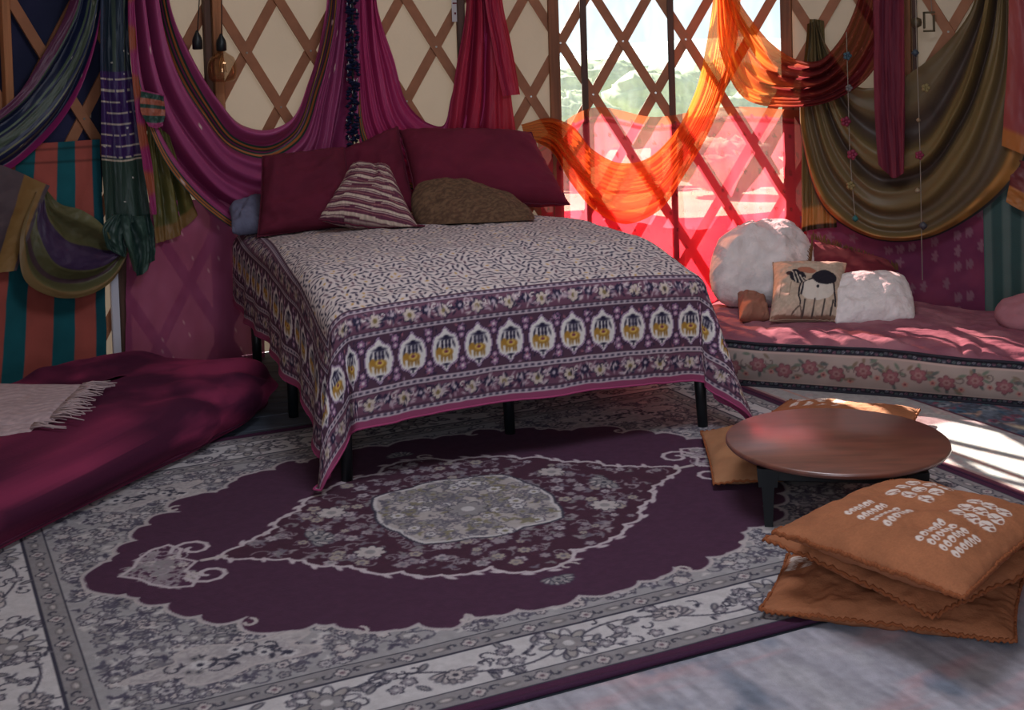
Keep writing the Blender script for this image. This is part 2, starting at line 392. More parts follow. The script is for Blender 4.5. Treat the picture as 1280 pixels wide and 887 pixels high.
MT_LEAF = M('hazed_leaves', 'a9b58c', .9, var=.2, vscale=5, bump=.6, bscale=9, transl=.35)  # leaf colour lightened to carry the outdoor haze
MT_BARK = M('grey_bark', '6b5f52', .9, bump=.5, bscale=20)
def tree_crown(rx, rz, seed):
    nu, nv = 26, 40; th = np.linspace(.02, PI - .02, nu)[:, None]; ph = np.linspace(0, 2 * PI, nv, endpoint=False)[None]
    x = np.sin(th) * np.cos(ph); y = np.sin(th) * np.sin(ph); z = np.cos(th) + 0 * ph
    r = 1 + .13 * fbm(x * 2.5 + z * 1.7 + 9, y * 2.5 + z + seed, seed, 3) + .12 * vnoise(ph * 6 + z * 5, th * 9 + 0 * ph, seed + 4)
    return np.stack([x * r * rx, y * r * rx, z * r * rz], -1)
for i, (x, y, h, rx) in enumerate([(.9, 22, .62, .9), (2.9, 27, .85, 1.1), (4.6, 25, .45, .9), (1.3, 40, .55, 1.5), (5.6, 36, .75, 1.5), (7.6, 41, .3, 1.6), (-1.6, 33, .7, 1.3), (3.6, 52, .6, 2.0), (-.6, 19, .2, .7), (3.0, 18.5, .1, .7)]):
    g = -.5 - .035 * (y - 8); t = empty('tree', (x, y, g))
    tag(t, 'pale bushy tree on the slope beyond the clear window, washed out by sunlight', 'tree', 'trees outside the window')
    o = grid('crown', tree_crown(rx, (h - g) * .38, i * 3 + 1), MT_LEAF, t, close_m=True); o.location = (0, 0, (h - g) * .64)
    MB().tube([(0, 0, -.2), (.03, .02, (h - g) * .3), (0, 0, (h - g) * .6)], [.14, .1, .06], 8).build('trunk', MT_BARK, t, True)
# ------------------------------------------------------------------ rugs
def frame_pts(c, u, ang):
    ca, sa = math.cos(ang), math.sin(ang)
    return lambda x, y: (c[0] + x * ca - y * sa, c[1] + x * sa + y * ca)
def curl(cv, x, y, r, ang, w, col, turns=1.1, sg=1):
    t = np.linspace(0, 1, 12); a = ang + sg * t * turns * 2 * PI; rr = r * (1 - .8 * t)
    cv.line(list(zip(x + rr * np.cos(a), y + rr * np.sin(a))), w, col)
def spray(cv, inside, n, cols, leafcols, vine, sizes=(.014, .03), region=None, seed=3, edge=None):
    """Scatter of curling vines, leaves and small blossoms over part of a woven ground."""
    rs = np.random.default_rng(seed); xa, ya, xb, yb = region
    for k in range(n):
        x, y = rs.uniform(xa, xb), rs.uniform(ya, yb)
        if not inside(x, y): continue
        a = rs.uniform(0, 2 * PI); kind = rs.random()
        if kind < .28:
            curl(cv, x, y, rs.uniform(.02, .045), a, .005, vine, rs.uniform(.4, .9), rs.choice([-1, 1]))
        elif kind < .72:
            r = rs.uniform(.010, .02); c = leafcols[rs.integers(len(leafcols))]
            cv.ell(x, y, r, r * .45, a, c); cv.ell(x + r * math.cos(a + 1), y + r * math.sin(a + 1), r * .8, r * .36, a + 1.2, c)
        else:
            r = rs.uniform(*sizes); c = cols[rs.integers(len(cols))]
            cv.flower(x, y, r, rs.integers(5, 8), a, c, leafcols[rs.integers(len(leafcols))], edge)
def palmette(cv, x, y, r, ang, c0, c1, dark):
    g = frame_pts((x, y), None, ang)
    for k in range(-4, 5):
        t = k * .36; px, py = g(math.cos(t) * r * .62, math.sin(t) * r * .62)
        cv.ell(px, py, r * .42 + .004, r * .17 + .004, ang + t, dark); cv.ell(px, py, r * .42, r * .16, ang + t, c0 if k % 2 else c1)
    px, py = g(r * .3, 0); cv.flower(px, py, r * .42, 6, ang, c1, dark, dark)
def scallop(q, bulge, n=6):
    o = []
    for (xa, ya), (xb, yb) in zip(q[:-1], q[1:]):
        L = math.hypot(xb - xa, yb - ya); nx, ny = (yb - ya), -(xb - xa)
        if nx * (xa + xb) + ny * (ya + yb) < 0: nx, ny = -nx, -ny
        for k in range(n):
            t = k / n; h = bulge * math.sin(PI * t ** .8)
            o.append((xa + (xb - xa) * t + nx * h, ya + (yb - ya) * t + ny * h))
    return o + [q[-1]]
def mirror4(q, bulge=.16):
    q = scallop([tuple(p) for p in q], bulge)
    lo = [(x, -y) for x, y in q]; full = q + [(-x, y) for x, y in q[::-1]] + [(-x, -y) for x, y in q] + [(x, -y) for x, y in q[::-1]]
    return full

RW, RH = 1.68, 1.245
MAROON = rgb('482a40'); CREAM = rgb('b3a9a8'); GREYB = rgb('9a9698'); DARK = rgb('3a3846'); TAN = rgb('898486'); WHITE = rgb('beb8b9')
rug = Canvas(-RW, -RH, 2 * RW, 2 * RH, .0052, GREYB)
X = rug.X[None, :]; Y = rug.Y[:, None]
dx = RW - np.abs(X); dy = RH - np.abs(Y); e = np.minimum(dx, dy)
def band(a, b, col):
    mk = (e >= a) & (e < b); rug.a[mk] = col
band(-1, .035, rgb('47213c')); band(.035, .04, DARK); band(.04, .10, TAN); band(.10, .107, DARK); band(.107, .285, WHITE); band(.285, .292, DARK); band(.292, .355, TAN); band(.355, .362, DARK)
band(.362, 9, GREYB)
def side_frames():
    # each side of the rug: its length and a map from (distance along, distance in from the edge)
    return [(2 * RW, lambda s, d: (-RW + s, -RH + d), 0), (2 * RW, lambda s, d: (RW - s, RH - d), PI),
            (2 * RH, lambda s, d: (RW - d, -RH + s), PI / 2), (2 * RH, lambda s, d: (-RW + d, RH - s), -PI / 2)]
for L_, g, an in side_frames():
    for lo, hi, st in ((.04, .10, .085), (.292, .355, .085)):
        m = (lo + hi) / 2; n = int((L_ - 2 * m) / st)
        for k in range(n + 1):
            s0 = m + (L_ - 2 * m) * k / n; x, y = g(s0, m)
            if k % 2: rug.flower(x, y, .02, 4, an, CREAM, rgb('6b5560'), DARK)
            else:
                rug.ell(x, y, .026, .013, an, rgb('6f6a6c')); rug.ell(x, y, .015, .007, an, CREAM)
            x2, y2 = g(s0 + st / 2, m); curl(rug, x2, y2, .018, an + k, .005, DARK, .6, 1 if k % 2 else -1)
    # main border: undulating vine with palmettes and leaves
    m = .196; n = int((L_ - 2 * m) / .30); st = (L_ - 2 * m) / n
    vs = [g(s, m + .055 * math.sin((s - m) / st * PI)) for s in np.linspace(m, L_ - m, n * 12)]
    rug.line(vs, .007, DARK)
    for k in range(n + 1):
        s0 = m + st * k; x, y = g(s0, m)
        if k % 2 == 0:
            for q in range(10):
                a = q * PI / 5; rug.ell(x + .052 * math.cos(a), y + .052 * math.sin(a), .034, .017, a, DARK)
                rug.ell(x + .052 * math.cos(a), y + .052 * math.sin(a), .029, .012, a, rgb('9a9390') if q % 2 else WHITE)
            rug.flower(x, y, .045, 6, .3, TAN, WHITE, DARK)
        else:
            palmette(rug, x, y, .06, an + PI / 2 * (1 if k % 4 == 1 else -1), rgb('8b8486'), CREAM, DARK)
        for q in range(30):
            ss = s0 + random.uniform(0, st); dd = random.uniform(.122, .272); xx, yy = g(ss, dd)
            if math.hypot(xx - x, yy - y) < .075 or math.hypot(ss - s0 - st, dd - m) < .075: continue
            aq = random.random() * 6
            if q % 4 == 0: rug.flower(xx, yy, .019, 5, aq, rgb('8d868c'), WHITE, DARK)
            elif q % 4 == 1: curl(rug, xx, yy, .026, aq, .005, DARK, .6, random.choice((-1, 1)))
            elif q % 4 == 2: rug.ell(xx, yy, .022, .011, aq, DARK); rug.ell(xx, yy, .017, .006, aq, TAN)
            else: rug.ell(xx, yy, .013, .006, aq, DARK); rug.ell(xx + .014, yy + .008, .010, .005, aq + 1, rgb('6a6670'))
# spandrel ground between border and maroon field
spray(rug, lambda x, y: RW - abs(x) > .385 and RH - abs(y) > .385, 6200, [CREAM, TAN, rgb('a9a3a6')], [rgb('55515f'), rgb('6f6a72'), rgb('4b4656'), rgb('bab4b4')], rgb('55515f'), region=(-RW + .38, -RH + .38, RW - .38, RH - .38), seed=5, edge=rgb('46414f'))
for sx in (-1, 1):
    for sy in (-1, 1):
        q = [(sx * (.98 + .22 * math.cos(a) * (1 + .25 * math.cos(5 * a))), sy * (.70 + .09 * math.sin(a) * (1 + .25 * math.cos(5 * a)))) for a in np.linspace(0, 2 * PI, 60)]
        rug.poly(q, rgb('b0a8a8'), .8); rug.line(q + q[:1], .008, CREAM)
        spray(rug, lambda x, y: abs(x - sx * .98) < .15 and abs(y - sy * .7) < .05, 60, [TAN, WHITE], [DARK], DARK, region=(sx * .98 - .2, sy * .7 - .1, sx * .98 + .2, sy * .7 + .1), seed=9)
        palmette(rug, sx * .93, sy * .56, .05, sy * -PI / 2, CREAM, TAN, DARK)
# maroon field with scalloped outline
fq = [(-1.25, 0), (-1.19, .125), (-1.155, .14), (-1.125, .19), (-1.125, .235), (-1.055, .275), (-1.04, .38), (-.99, .40), (-.97, .475), (-.878, .475), (-.905, .55), (-.79, .617), (-.72, .61), (-.675, .635), (-.63, .70), (-.54, .75), (-.47, .745), (-.403, .82), (-.339, .765), (-.27, .805), (-.196, .80), (-.1, .83), (0, .80)]
field = mirror4(fq)
rug.line(field + field[:1], .020, CREAM); rug.poly(field, MAROON); rug.line(field + field[:1], .007, rgb('a79ea2'))
for hx_, hy_, ha in ((-.885, .50, 0), (-.35, .775, .6), (-.63, .70, 0)):
    for sx in (-1, 1):
        for sy in (-1, 1):
            curl(rug, sx * hx_, sy * (hy_ + .012), .030, sx, .011, CREAM, .7, sx * sy)
# central medallion
mq = [(-.84, 0), (-.76, .06), (-.719, .09), (-.66, .12), (-.62, .16), (-.6, .22), (-.555, .245), (-.51, .275), (-.48, .32), (-.465, .36), (-.385, .39), (-.352, .44), (-.29, .47), (-.24, .495), (-.19, .50), (-.136, .49), (-.117, .54), (-.06, .575), (0, .585)]
med = mirror4(mq); rug.poly(med, rgb('442636'))
mp = np.array(med)
def inpoly(P):
    def f(x, y):
        ins = False
        for (xa, ya), (xb, yb) in zip(P, np.roll(P, -1, 0)):
            if (ya > y) != (yb > y) and x < (xb - xa) * (y - ya) / (yb - ya) + xa: ins = not ins
        return ins
    return f
spray(rug, inpoly(mp * .95), 1150, [rgb('a2979c'), rgb('8d8187'), rgb('9a8f86')], [rgb('8d8288'), rgb('6d6470'), rgb('7a7478')], rgb('81767e'), sizes=(.014, .027), region=(-.8, -.58, .8, .58), seed=11, edge=rgb('4a3348'))
for sx in (-1, 1):
    palmette(rug, sx * .55, 0, .07, 0 if sx < 0 else PI, CREAM, TAN, DARK)
    for yy in (-.2, .2): rug.flower(sx * .42, yy, .05, 8, .3, CREAM, TAN, DARK)
rug.line(med + med[:1], .013, rgb('b9adb2'))
for i in range(0, len(med), 9):
    x, y = med[i]; rug.ell(x * 1.015, y * 1.03, .022, .009, math.atan2(y, x) + 1.2, rgb('b9adb2'))
hexp = scallop([(-.30, 0), (-.275, .13), (-.24, .255), (-.09, .285), (0, .31), (.09, .285), (.24, .255), (.275, .13), (.30, 0), (.275, -.09), (.235, -.225), (.09, -.235), (0, -.265), (-.09, -.235), (-.24, -.215), (-.275, -.08), (-.30, 0)], .07)[:-1]
rug.line(hexp + hexp[:1], .03, DARK); rug.poly(hexp, rgb('a9a09e')); rug.line(hexp + hexp[:1], .012, WHITE)
spray(rug, inpoly(np.array(hexp) * .95), 520, [TAN, rgb('8a8580'), WHITE], [rgb('605b66'), rgb('7b7460')], rgb('6a6570'), region=(-.3, -.3, .3, .32), seed=12, edge=rgb('5a5562'))
rug.flower(0, 0, .07, 8, 0, TAN, WHITE, DARK)
# pendants and palmettes off the medallion
for sx in (-1, 1):
    pq = [(sx * x, y) for x, y in [(-1.15, 0), (-1.10, .05), (-1.075, .11), (-1.03, .165), (-.97, .185), (-.94, .13), (-.965, .06), (-.92, 0), (-.965, -.06), (-.94, -.13), (-.97, -.185), (-1.03, -.165), (-1.075, -.11), (-1.10, -.05)]]
    rug.poly(pq, rgb('4a2b42')); spray(rug, inpoly(np.array(pq)), 160, [CREAM, TAN], [rgb('8d8288')], rgb('9c9098'), region=(min(p[0] for p in pq), -.16, max(p[0] for p in pq), .16), seed=13)
    rug.line(pq + pq[:1], .012, rgb('b9adb2'))
    for sg in (-1, 1): curl(rug, sx * -.905, sg * .115, .072, (PI if sx > 0 else 0), .016, rgb('b9adb2'), 1.15, -sg * sx)
    rug.line([(sx * -.90, 0), (sx * -.83, 0)], .02, CREAM)
for sy in (-1, 1):
    palmette(rug, 0, sy * .655, .05, sy * PI / 2, CREAM, TAN, DARK); curl(rug, .07, sy * .60, .035, 0, .009, CREAM, .7)
RUGC = np.array([-.192, 4.432]); RU = np.array([.905, .4255]); RV = np.array([-.4255, .905])
def floor_cloth(name, cv, z, th, amp=.0015, mat=MT_RUG, c=RUGC, u=RU, v=RV):
    XX, YY = np.meshgrid(cv.X, cv.Y)
    ed = np.minimum(np.minimum(XX - cv.x0, cv.x0 + cv.w - XX), np.minimum(YY - cv.y0, cv.y0 + cv.h - YY))
    zz = z + th * np.clip(ed / .006, 0.05, 1) + amp * fbm(XX * 4, YY * 4, 3)
    P = np.stack([c[0] + u[0] * XX + v[0] * YY, c[1] + u[1] * XX + v[1] * YY, zz], -1)
    return grid(name, P, mat, None, cv.a)
rg = floor_cloth('persian_rug', rug, .002, .011)
tag(rg, 'large wine and cream persian rug with a central medallion in front of the bed', 'rug')
# bound edges of the rug
eb = MB()
cs = [(-RW, -RH), (RW, -RH), (RW, RH), (-RW, RH)]
for a, b in zip(cs, cs[1:] + cs[:1]):
    w = [RUGC + RU * (a[0] + (b[0] - a[0]) * t) + RV * (a[1] + (b[1] - a[1]) * t) for t in np.linspace(0, 1, 12)]
    eb.tube([(p[0], p[1], .0085) for p in w], .0075, 6)
eb.build('edge_binding', M('wine_wool', '40203a', .95, bump=.6, bscale=250), rg, True)

# worn pale rug in the near corner
PW, PH = 2.3, .8
pr = Canvas(-PW, -PH, 2 * PW, 2 * PH, .0085, rgb('a3a0a9'))
XX, YY = np.meshgrid(pr.X, pr.Y)
n1 = fbm(XX * 3, YY * 14, 41, 4); n2 = fbm(XX * 7, YY * 5, 42, 4); n3 = vnoise(XX * 60, YY * 12, 43)
pr.a = mixc(pr.a, rgb('b39aa0'), sm(-.2, .9, n1)); pr.a = mixc(pr.a, rgb('6f7888'), sm(.2, 1.0, n2) * .8); pr.a = mixc(pr.a, rgb('b0adb2'), sm(.2, 1.1, -n2) * .7); pr.a *= (1 + .10 * n3)[..., None]
for k in range(5):
    yy = -PH + .12 + k * .03; mk = np.abs(YY - yy) < .006; pr.a[mk] = pr.a[mk] * .82
pc = RUGC + RU * 1.25 + RV * (-RH - PH - .012)
o = floor_cloth('worn_rug', pr, .001, .005, .001, c=pc); tag(o, 'faded blue grey and pink worn rug in the near corner beside the orange cushion pile', 'rug')

# many-coloured rug between the daybed and the table
QW, QH = .78, 1.23
qr = Canvas(-QW, -QH, 2 * QW, 2 * QH, .008, rgb('4c5260'))
XX, YY = np.meshgrid(qr.X, qr.Y)
qr.a = mixc(qr.a, rgb('6a7480'), sm(-.2, .8, fbm(XX * 5, YY * 5, 51, 4)))
rs = np.random.default_rng(8)
for k in range(800):
    x, y = rs.uniform(-QW, QW), rs.uniform(-QH, QH); c = [rgb('a0525c'), rgb('8a3f52'), rgb('5f8f90'), rgb('3f5f78'), rgb('b08a78'), rgb('8d8f94')][rs.integers(6)]
    c = c * .75 + rgb('4c5260') * .25
    if rs.random() < .5: qr.flower(x, y, rs.uniform(.015, .038), rs.integers(4, 8), rs.random() * 6, c, rgb('333a4a'))
    else: qr.ell(x, y, rs.uniform(.02, .05), .010, rs.random() * 6, c)
qr.a *= (1 + .22 * vnoise(XX * 70, YY * 70, 52))[..., None]
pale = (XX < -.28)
qr.a[pale] = (rgb('b5aaa4') * .78 + qr.a[pale] * .28)  # pale band puts the brightness of the sun patch into the rug colour
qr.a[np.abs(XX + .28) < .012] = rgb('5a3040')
e = np.minimum(QW - np.abs(XX), QH - np.abs(YY))
qr.a[(e < .14) & (e > .12)] = rgb('b38d84'); qr.a[e < .03] = rgb('5f2f40'); qr.a[(e > .03) & (e < .045)] = rgb('a98c88')
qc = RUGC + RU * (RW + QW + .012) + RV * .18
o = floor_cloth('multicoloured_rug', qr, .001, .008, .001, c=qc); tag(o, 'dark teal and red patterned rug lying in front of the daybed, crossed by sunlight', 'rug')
# ------------------------------------------------------------------ bed
BO = np.array([.0385, 5.038]); BX = np.array([.93, .367]); BY = np.array([-.367, .93])
def bed(x, y, z): return np.stack([BO[0] + BX[0] * x + BY[0] * y, BO[1] + BX[1] * x + BY[1] * y, z + 0 * x], -1)
B3 = np.array([[BX[0], BX[1], 0], [BY[0], BY[1], 0], [0, 0, 1.]])
broot = tag(empty('bed', (*(BO + BY * 1.0), 0)), 'double bed on black metal legs with its mattress hidden under a printed bedspread', 'bed')
bp = []
HW, BL = .755, 1.98
def bp1(x, y, z): return bed(np.array(x), np.array(y), np.array(z))
def bar(name, a, b, w, h): 
    a, b = np.array(a, float), np.array(b, float); c = (a + b) / 2; d = b - a; L_ = np.linalg.norm(d)
    sz = (L_, w, h) if abs(d[0]) > abs(d[1]) else (w, L_, h)
    bp.append(MB().box(bp1(*c), sz, B3, .003).build(name, MT_BLACK))
for y in (0.0, .92, 1.86): bar('cross_rail', (-.735, y, .315), (.735, y, .315), .035, .045)
for x in (-.735, .735): bar('side_rail', (x, 0, .318), (x, 1.86, .318), .035, .05)
bar('centre_rail', (0, 0, .312), (0, 1.86, .312), .03, .04)
for i in range(11):
    y = .06 + i * .18; bp.append(MB().box(bp1(0, y, .345), (1.44, .05, .014), B3, .003).build('slat', MT_DARKPOST))
def leg(x, y, sx, sy):
    m = MB(); k = 10
    top = bp1(x, y, .31); bot = bp1(x + sx * .012, y + sy * .012, .012)
    m.tube([bot, bot * .5 + top * .5, top], [.021, .0235, .026], 14); l = m.build('leg', MT_BLACK, None, True); bp.append(l)
    return l
for x, y, sx, sy in ((-.735, 0, 0, 0), (.735, 0, .6, -1), (-.735, .915, 0, 0), (.735, .915, 1, 0), (-.735, 1.73, 0, 0), (.735, 1.73, 1, 0), (0, .262, .6, -.4), (0, 1.5, 0, 0)): leg(x, y, sx, sy)

def ztop(x, y):
    return .665 + .09 * sm(-.05, .5, y) - .05 * sm(1.0, 1.9, y) - .03 * (np.abs(x) / HW) ** 2.5
# mattress: rounded slab that follows the crowned top
nu, nv = 44, 56
U = np.linspace(-1, 1, nu)[:, None]; V = np.linspace(0, 1, nv)[None]
mx = np.sign(U) * (HW - .015) * np.abs(U) ** .8 + 0 * V; my = .0 + V * BL + 0 * U
ed = np.minimum(np.minimum(HW - .015 - np.abs(mx), my + .0), BL - my); rd = np.sqrt(np.clip(1 - (1 - np.clip(ed / .08, 0, 1)) ** 2, 0, 1))
zt = .355 + (ztop(mx, my) - .025 - .355) * (.45 + .55 * rd)
P = bed(mx, my, zt); Pb = bed(mx, my, .354 + 0 * mx)
top = P.reshape(-1, 3); nn = len(top)
gf = grid_faces(nu, nv); idx = np.arange(nn).reshape(nu, nv)
rim = np.r_[idx[:, 0], idx[-1, 1:], idx[-2::-1, -1], idx[0, -2:0:-1]]
Vv = np.concatenate([top, Pb.reshape(-1, 3)[rim]]); kk = nn + np.arange(len(rim)); r2 = np.roll(rim, -1); k2 = np.roll(kk, -1)
faces = [list(map(int, f)) for f in gf] + [[int(a), int(c), int(d), int(b)] for a, b, c, d in zip(rim, r2, kk, k2)] + [list(map(int, kk))]
bp.append(link_mesh('mattress', Vv, faces, M('white_ticking', 'b8b0b4', .9)))
adopt(broot, *bp)

# bedspread: printed cloth, hanging at the foot and both sides, folded cone-like at the two foot corners
DF = .45; QR_DROP = .47
def dL(y): return .545 - .20 * np.clip(y / BL, 0, 1)
WT = HW * 2 + .545 + QR_DROP; LT = BL + DF + .02; RES = .0047
WINE = rgb('6b4558'); MAUVE = rgb('8a6678'); IVORY = rgb('d6cac6'); INK = rgb('231d38'); OCHRE = rgb('b98f4c'); PLUM = rgb('523648'); HEM = rgb('8e4062')
sp = Canvas(0, 0, WT, LT, RES, rgb('cfc0bd'))
XX, YY = np.meshgrid(sp.X, sp.Y)
e = np.minimum(np.minimum(XX, WT - XX), YY)
# leafy ground
rs = np.random.default_rng(21)
gstep = .026
for i in range(int(WT / gstep)):
    for j in range(int(LT / gstep)):
        x = (i + .5 + .35 * (j % 2)) * gstep + rs.uniform(-.004, .004); y = (j + .5) * gstep + rs.uniform(-.004, .004)
        if min(x, WT - x, y) < .43: continue
        a = rs.choice([.5, -.6, 1.2, -1.3, 2.0, 0]) + rs.uniform(-.3, .3)
        r = rs.random()
        if r < .88: sp.ell(x, y, .0125, .0045, a, INK if r < .74 else PLUM)
        elif r < .94: sp.ell(x, y, .008, .0045, a, OCHRE)
        else: sp.line([(x - .01 * math.cos(a), y - .01 * math.sin(a)), (x + .01 * math.cos(a), y + .01 * math.sin(a))], .004, INK)
Z = [.024, .045, .118, .140, .325, .345, .420, .440]   # hem | dots | flowers | dots | medallions | dots | flowers | dots
for lo, hi, c in ((0, Z[0], HEM), (Z[0], Z[1], rgb('b9a8b0')), (Z[1], Z[2], WINE), (Z[2], Z[3], rgb('b9a8b0')), (Z[3], Z[4], PLUM), (Z[4], Z[5], rgb('b9a8b0')), (Z[5], Z[6], WINE), (Z[6], Z[7], rgb('b3a0aa'))):
    sp.a[(e >= lo) & (e < hi)] = c
for zz in Z[1:]:
    sp.a[np.abs(e - zz) < .0028] = PLUM
sides = [(WT, lambda s, d: (s, d), 0.0), (LT, lambda s, d: (d, LT - s), -PI / 2), (LT, lambda s, d: (WT - d, s), PI / 2)]
for si, (L_, g, an) in enumerate(sides):
    def span(d): return (d, L_ - d) if si == 0 else ((0, L_ - d) if si == 1 else (d, L_))
    def E(s, d, rx, ry, a, c): x, y = g(s, d); sp.ell(x, y, rx, ry, an + a, c)
    for lo, hi in ((Z[0], Z[1]), (Z[2], Z[3]), (Z[4], Z[5]), (Z[6], Z[7])):
        m = (lo + hi) / 2; a, b = span(m)
        for s in np.arange(a + .01, b, .026): E(s, m, .0075, .0038, 0, INK)
    for lo, hi in ((Z[1], Z[2]), (Z[5], Z[6])):
        m = (lo + hi) / 2; a, b = span(m)
        for k, s in enumerate(np.arange(a + .03, b - .01, .066)):
            x, y = g(s, m + (.006 if k % 2 else -.004))
            if k % 2 == 0:
                sp.flower(x, y, .026, 6, k, rgb('c4b3a6'), rgb('7c6a44'), INK)
            else:
                sp.flower(x, y, .021, 8, k, INK, rgb('b3a2ac'))
            for q in range(16):
                aa = rs.uniform(0, 6.28); E(s + .033 * math.cos(aa) + rs.uniform(-.008, .008), m + rs.uniform(-.028, .028), .009, .0035, aa, [rgb('b9a5ac'), INK, rgb('a98f9c'), rgb('c9b8b8'), INK][q % 5])
            xx, yy = g(s + .03, m + .012); curl(sp, xx, yy, .013, k, .003, IVORY, .7)
    # medallion row with a small elephant under a canopy in each
    m = (Z[3] + Z[4]) / 2; a, b = span(m); n = int(round((b - a) / .130)); st = (b - a) / n
    for k in range(n + 1):                                     # blossoms between the medallions
        s = a + k * st
        for dd, rr in ((m + .070, .016), (m + .045, .012), (m - .07, .016), (m - .045, .012)):
            x, y = g(s, dd); sp.flower(x, y, rr, 6, .3, rgb('9b6f8e'), rgb('d8c9cc'), INK)
        for q in range(8): E(s + rs.uniform(-.035, .035), m + rs.choice([-1, 1]) * rs.uniform(.055, .088), .006, .003, rs.uniform(0, 6), [rgb('a98aa0'), INK, rgb('b06a78')][q % 3])
    for k in range(n):
        s = a + (k + .5) * st
        def ogee(f):
            pts = []
            for t in np.linspace(0, 2 * PI, 64, endpoint=False):
                r = 1 - .03 * math.cos(4 * t) + .025 * math.cos(8 * t)
                xx = .052 * r * math.cos(t) * f; yy = (.061 * r * math.sin(t) + .017 * math.sin(t) * abs(math.sin(t)) ** 40) * f
                pts.append(g(s + xx, m + yy))
            return pts
        sp.poly(ogee(1.16), rgb('3c2a48')); sp.poly(ogee(1.10), rgb('a58aa2')); sp.poly(ogee(1.0), rgb('ddd6d2'))
        E(s + .002, m - .012, .027, .017, 0, rgb('a67a32')); E(s - .026, m - .004, .012, .014, 0, rgb('a67a32')); E(s - .034, m - .022, .004, .015, .2, rgb('a67a32'))
        for lx in (-.016, -.004, .012, .022): E(s + lx, m - .032, .0042, .012, 0, rgb('8f6a30'))
        E(s + .002, m - .008, .016, .012, 0, rgb('d8b45c')); E(s + .002, m - .008, .008, .006, 0, rgb('7a3a4a'))
        for lx in (-.012, .003, .016): E(s + lx, m + .014, .0055, .012, 0, INK); E(s + lx, m + .029, .005, .005, 0, INK)
        E(s + .004, m + .040, .026, .006, 0, INK); E(s + .004, m + .047, .010, .006, 0, INK); E(s, m - .056, .013, .0045, 0, INK); E(s, m - .066, .004, .006, 0, INK)
        for lx in (-.03, .032): E(s + lx, m + .018, .004, .014, .3 if lx > 0 else -.3, INK)
# drape the cloth over the mattress
RB = .085
def fall(d, flare):
    th = np.clip(d / RB, 0, PI / 2); rest = np.clip(d - RB * PI / 2, 0, None)
    return RB * np.sin(th) + flare * rest, RB * (1 - np.cos(th)) + rest * .985
yb = YY - DF
xl = XX - (HW + dL(yb))                   # bed x; the cloth lies a little askew, so the left overhang grows towards the foot
hx_ = HW - RB + .035; y0_ = RB - .035 - .02
ox = np.clip(np.abs(xl) - hx_, 0, None); oy = np.clip(y0_ - yb, 0, None); sx = np.sign(xl)
rho = np.hypot(ox, oy); phi = np.arctan2(oy, ox)
side_w = np.where(ox > 0, np.cos(phi), 0) ; both = np.sin(2 * np.clip(phi, 0, PI / 2)) ** 2 * (ox > 0) * (oy > 0)
wav = .012 * np.sin(yb * 9 + 1) * np.cos(phi) ** 2 + .010 * np.sin(xl * 7.5 + .6) * np.sin(phi) ** 2 + .006 * np.sin(xl * 17) * np.sin(phi) ** 2 + .012 * np.sin(yb * 21) * np.cos(phi) ** 2 * (xl < 0)
out, down = fall(rho, .05)
hang = np.clip((rho - RB * 1.4) / .4, 0, 1.3)
out = out + wav * hang + both * hang * np.where(sx < 0, .10, .12)
# fold beside the tip, as the corner cone tucks back
tuck = np.exp(-((phi - 1.22) / .16) ** 2) * (ox > 0) * (oy > 0); out = out - tuck * hang * .07
tuck2 = np.exp(-((phi - .42) / .16) ** 2) * (ox > 0) * (oy > 0); out = out - tuck2 * hang * .06
px = np.where(ox > 0, sx * (hx_ + out * np.cos(phi)), xl); py = np.where(oy > 0, y0_ - out * np.sin(phi), yb)
zs = ztop(np.clip(px, -HW, HW), np.clip(py, 0, BL)); zin = zs
z = zin - down + (rho == 0) * (.006 * fbm(xl * 6, yb * 6, 61, 3) + .004 * vnoise(xl * 22, yb * 9, 62)) + .004 * fbm(xl * 14, yb * 14, 63) * np.clip(hang, 0, 1)
z = np.maximum(z, .03 + .01 * rho)
P = bed(px, py, z)
o = grid('bedspread', P, MT_VC, None, sp.a)
tag(o, 'mauve and ivory block printed bedspread with an elephant medallion border, draped over the bed', 'bedspread')
# stitched hem cord along the cloth's edge
rim = np.concatenate([P[::-6, 0], P[0, ::6], P[::6, -1]])
MB().tube(rim, .004, 5).build('hem', M('raspberry_cotton', '9a3f68', .9), o, True)

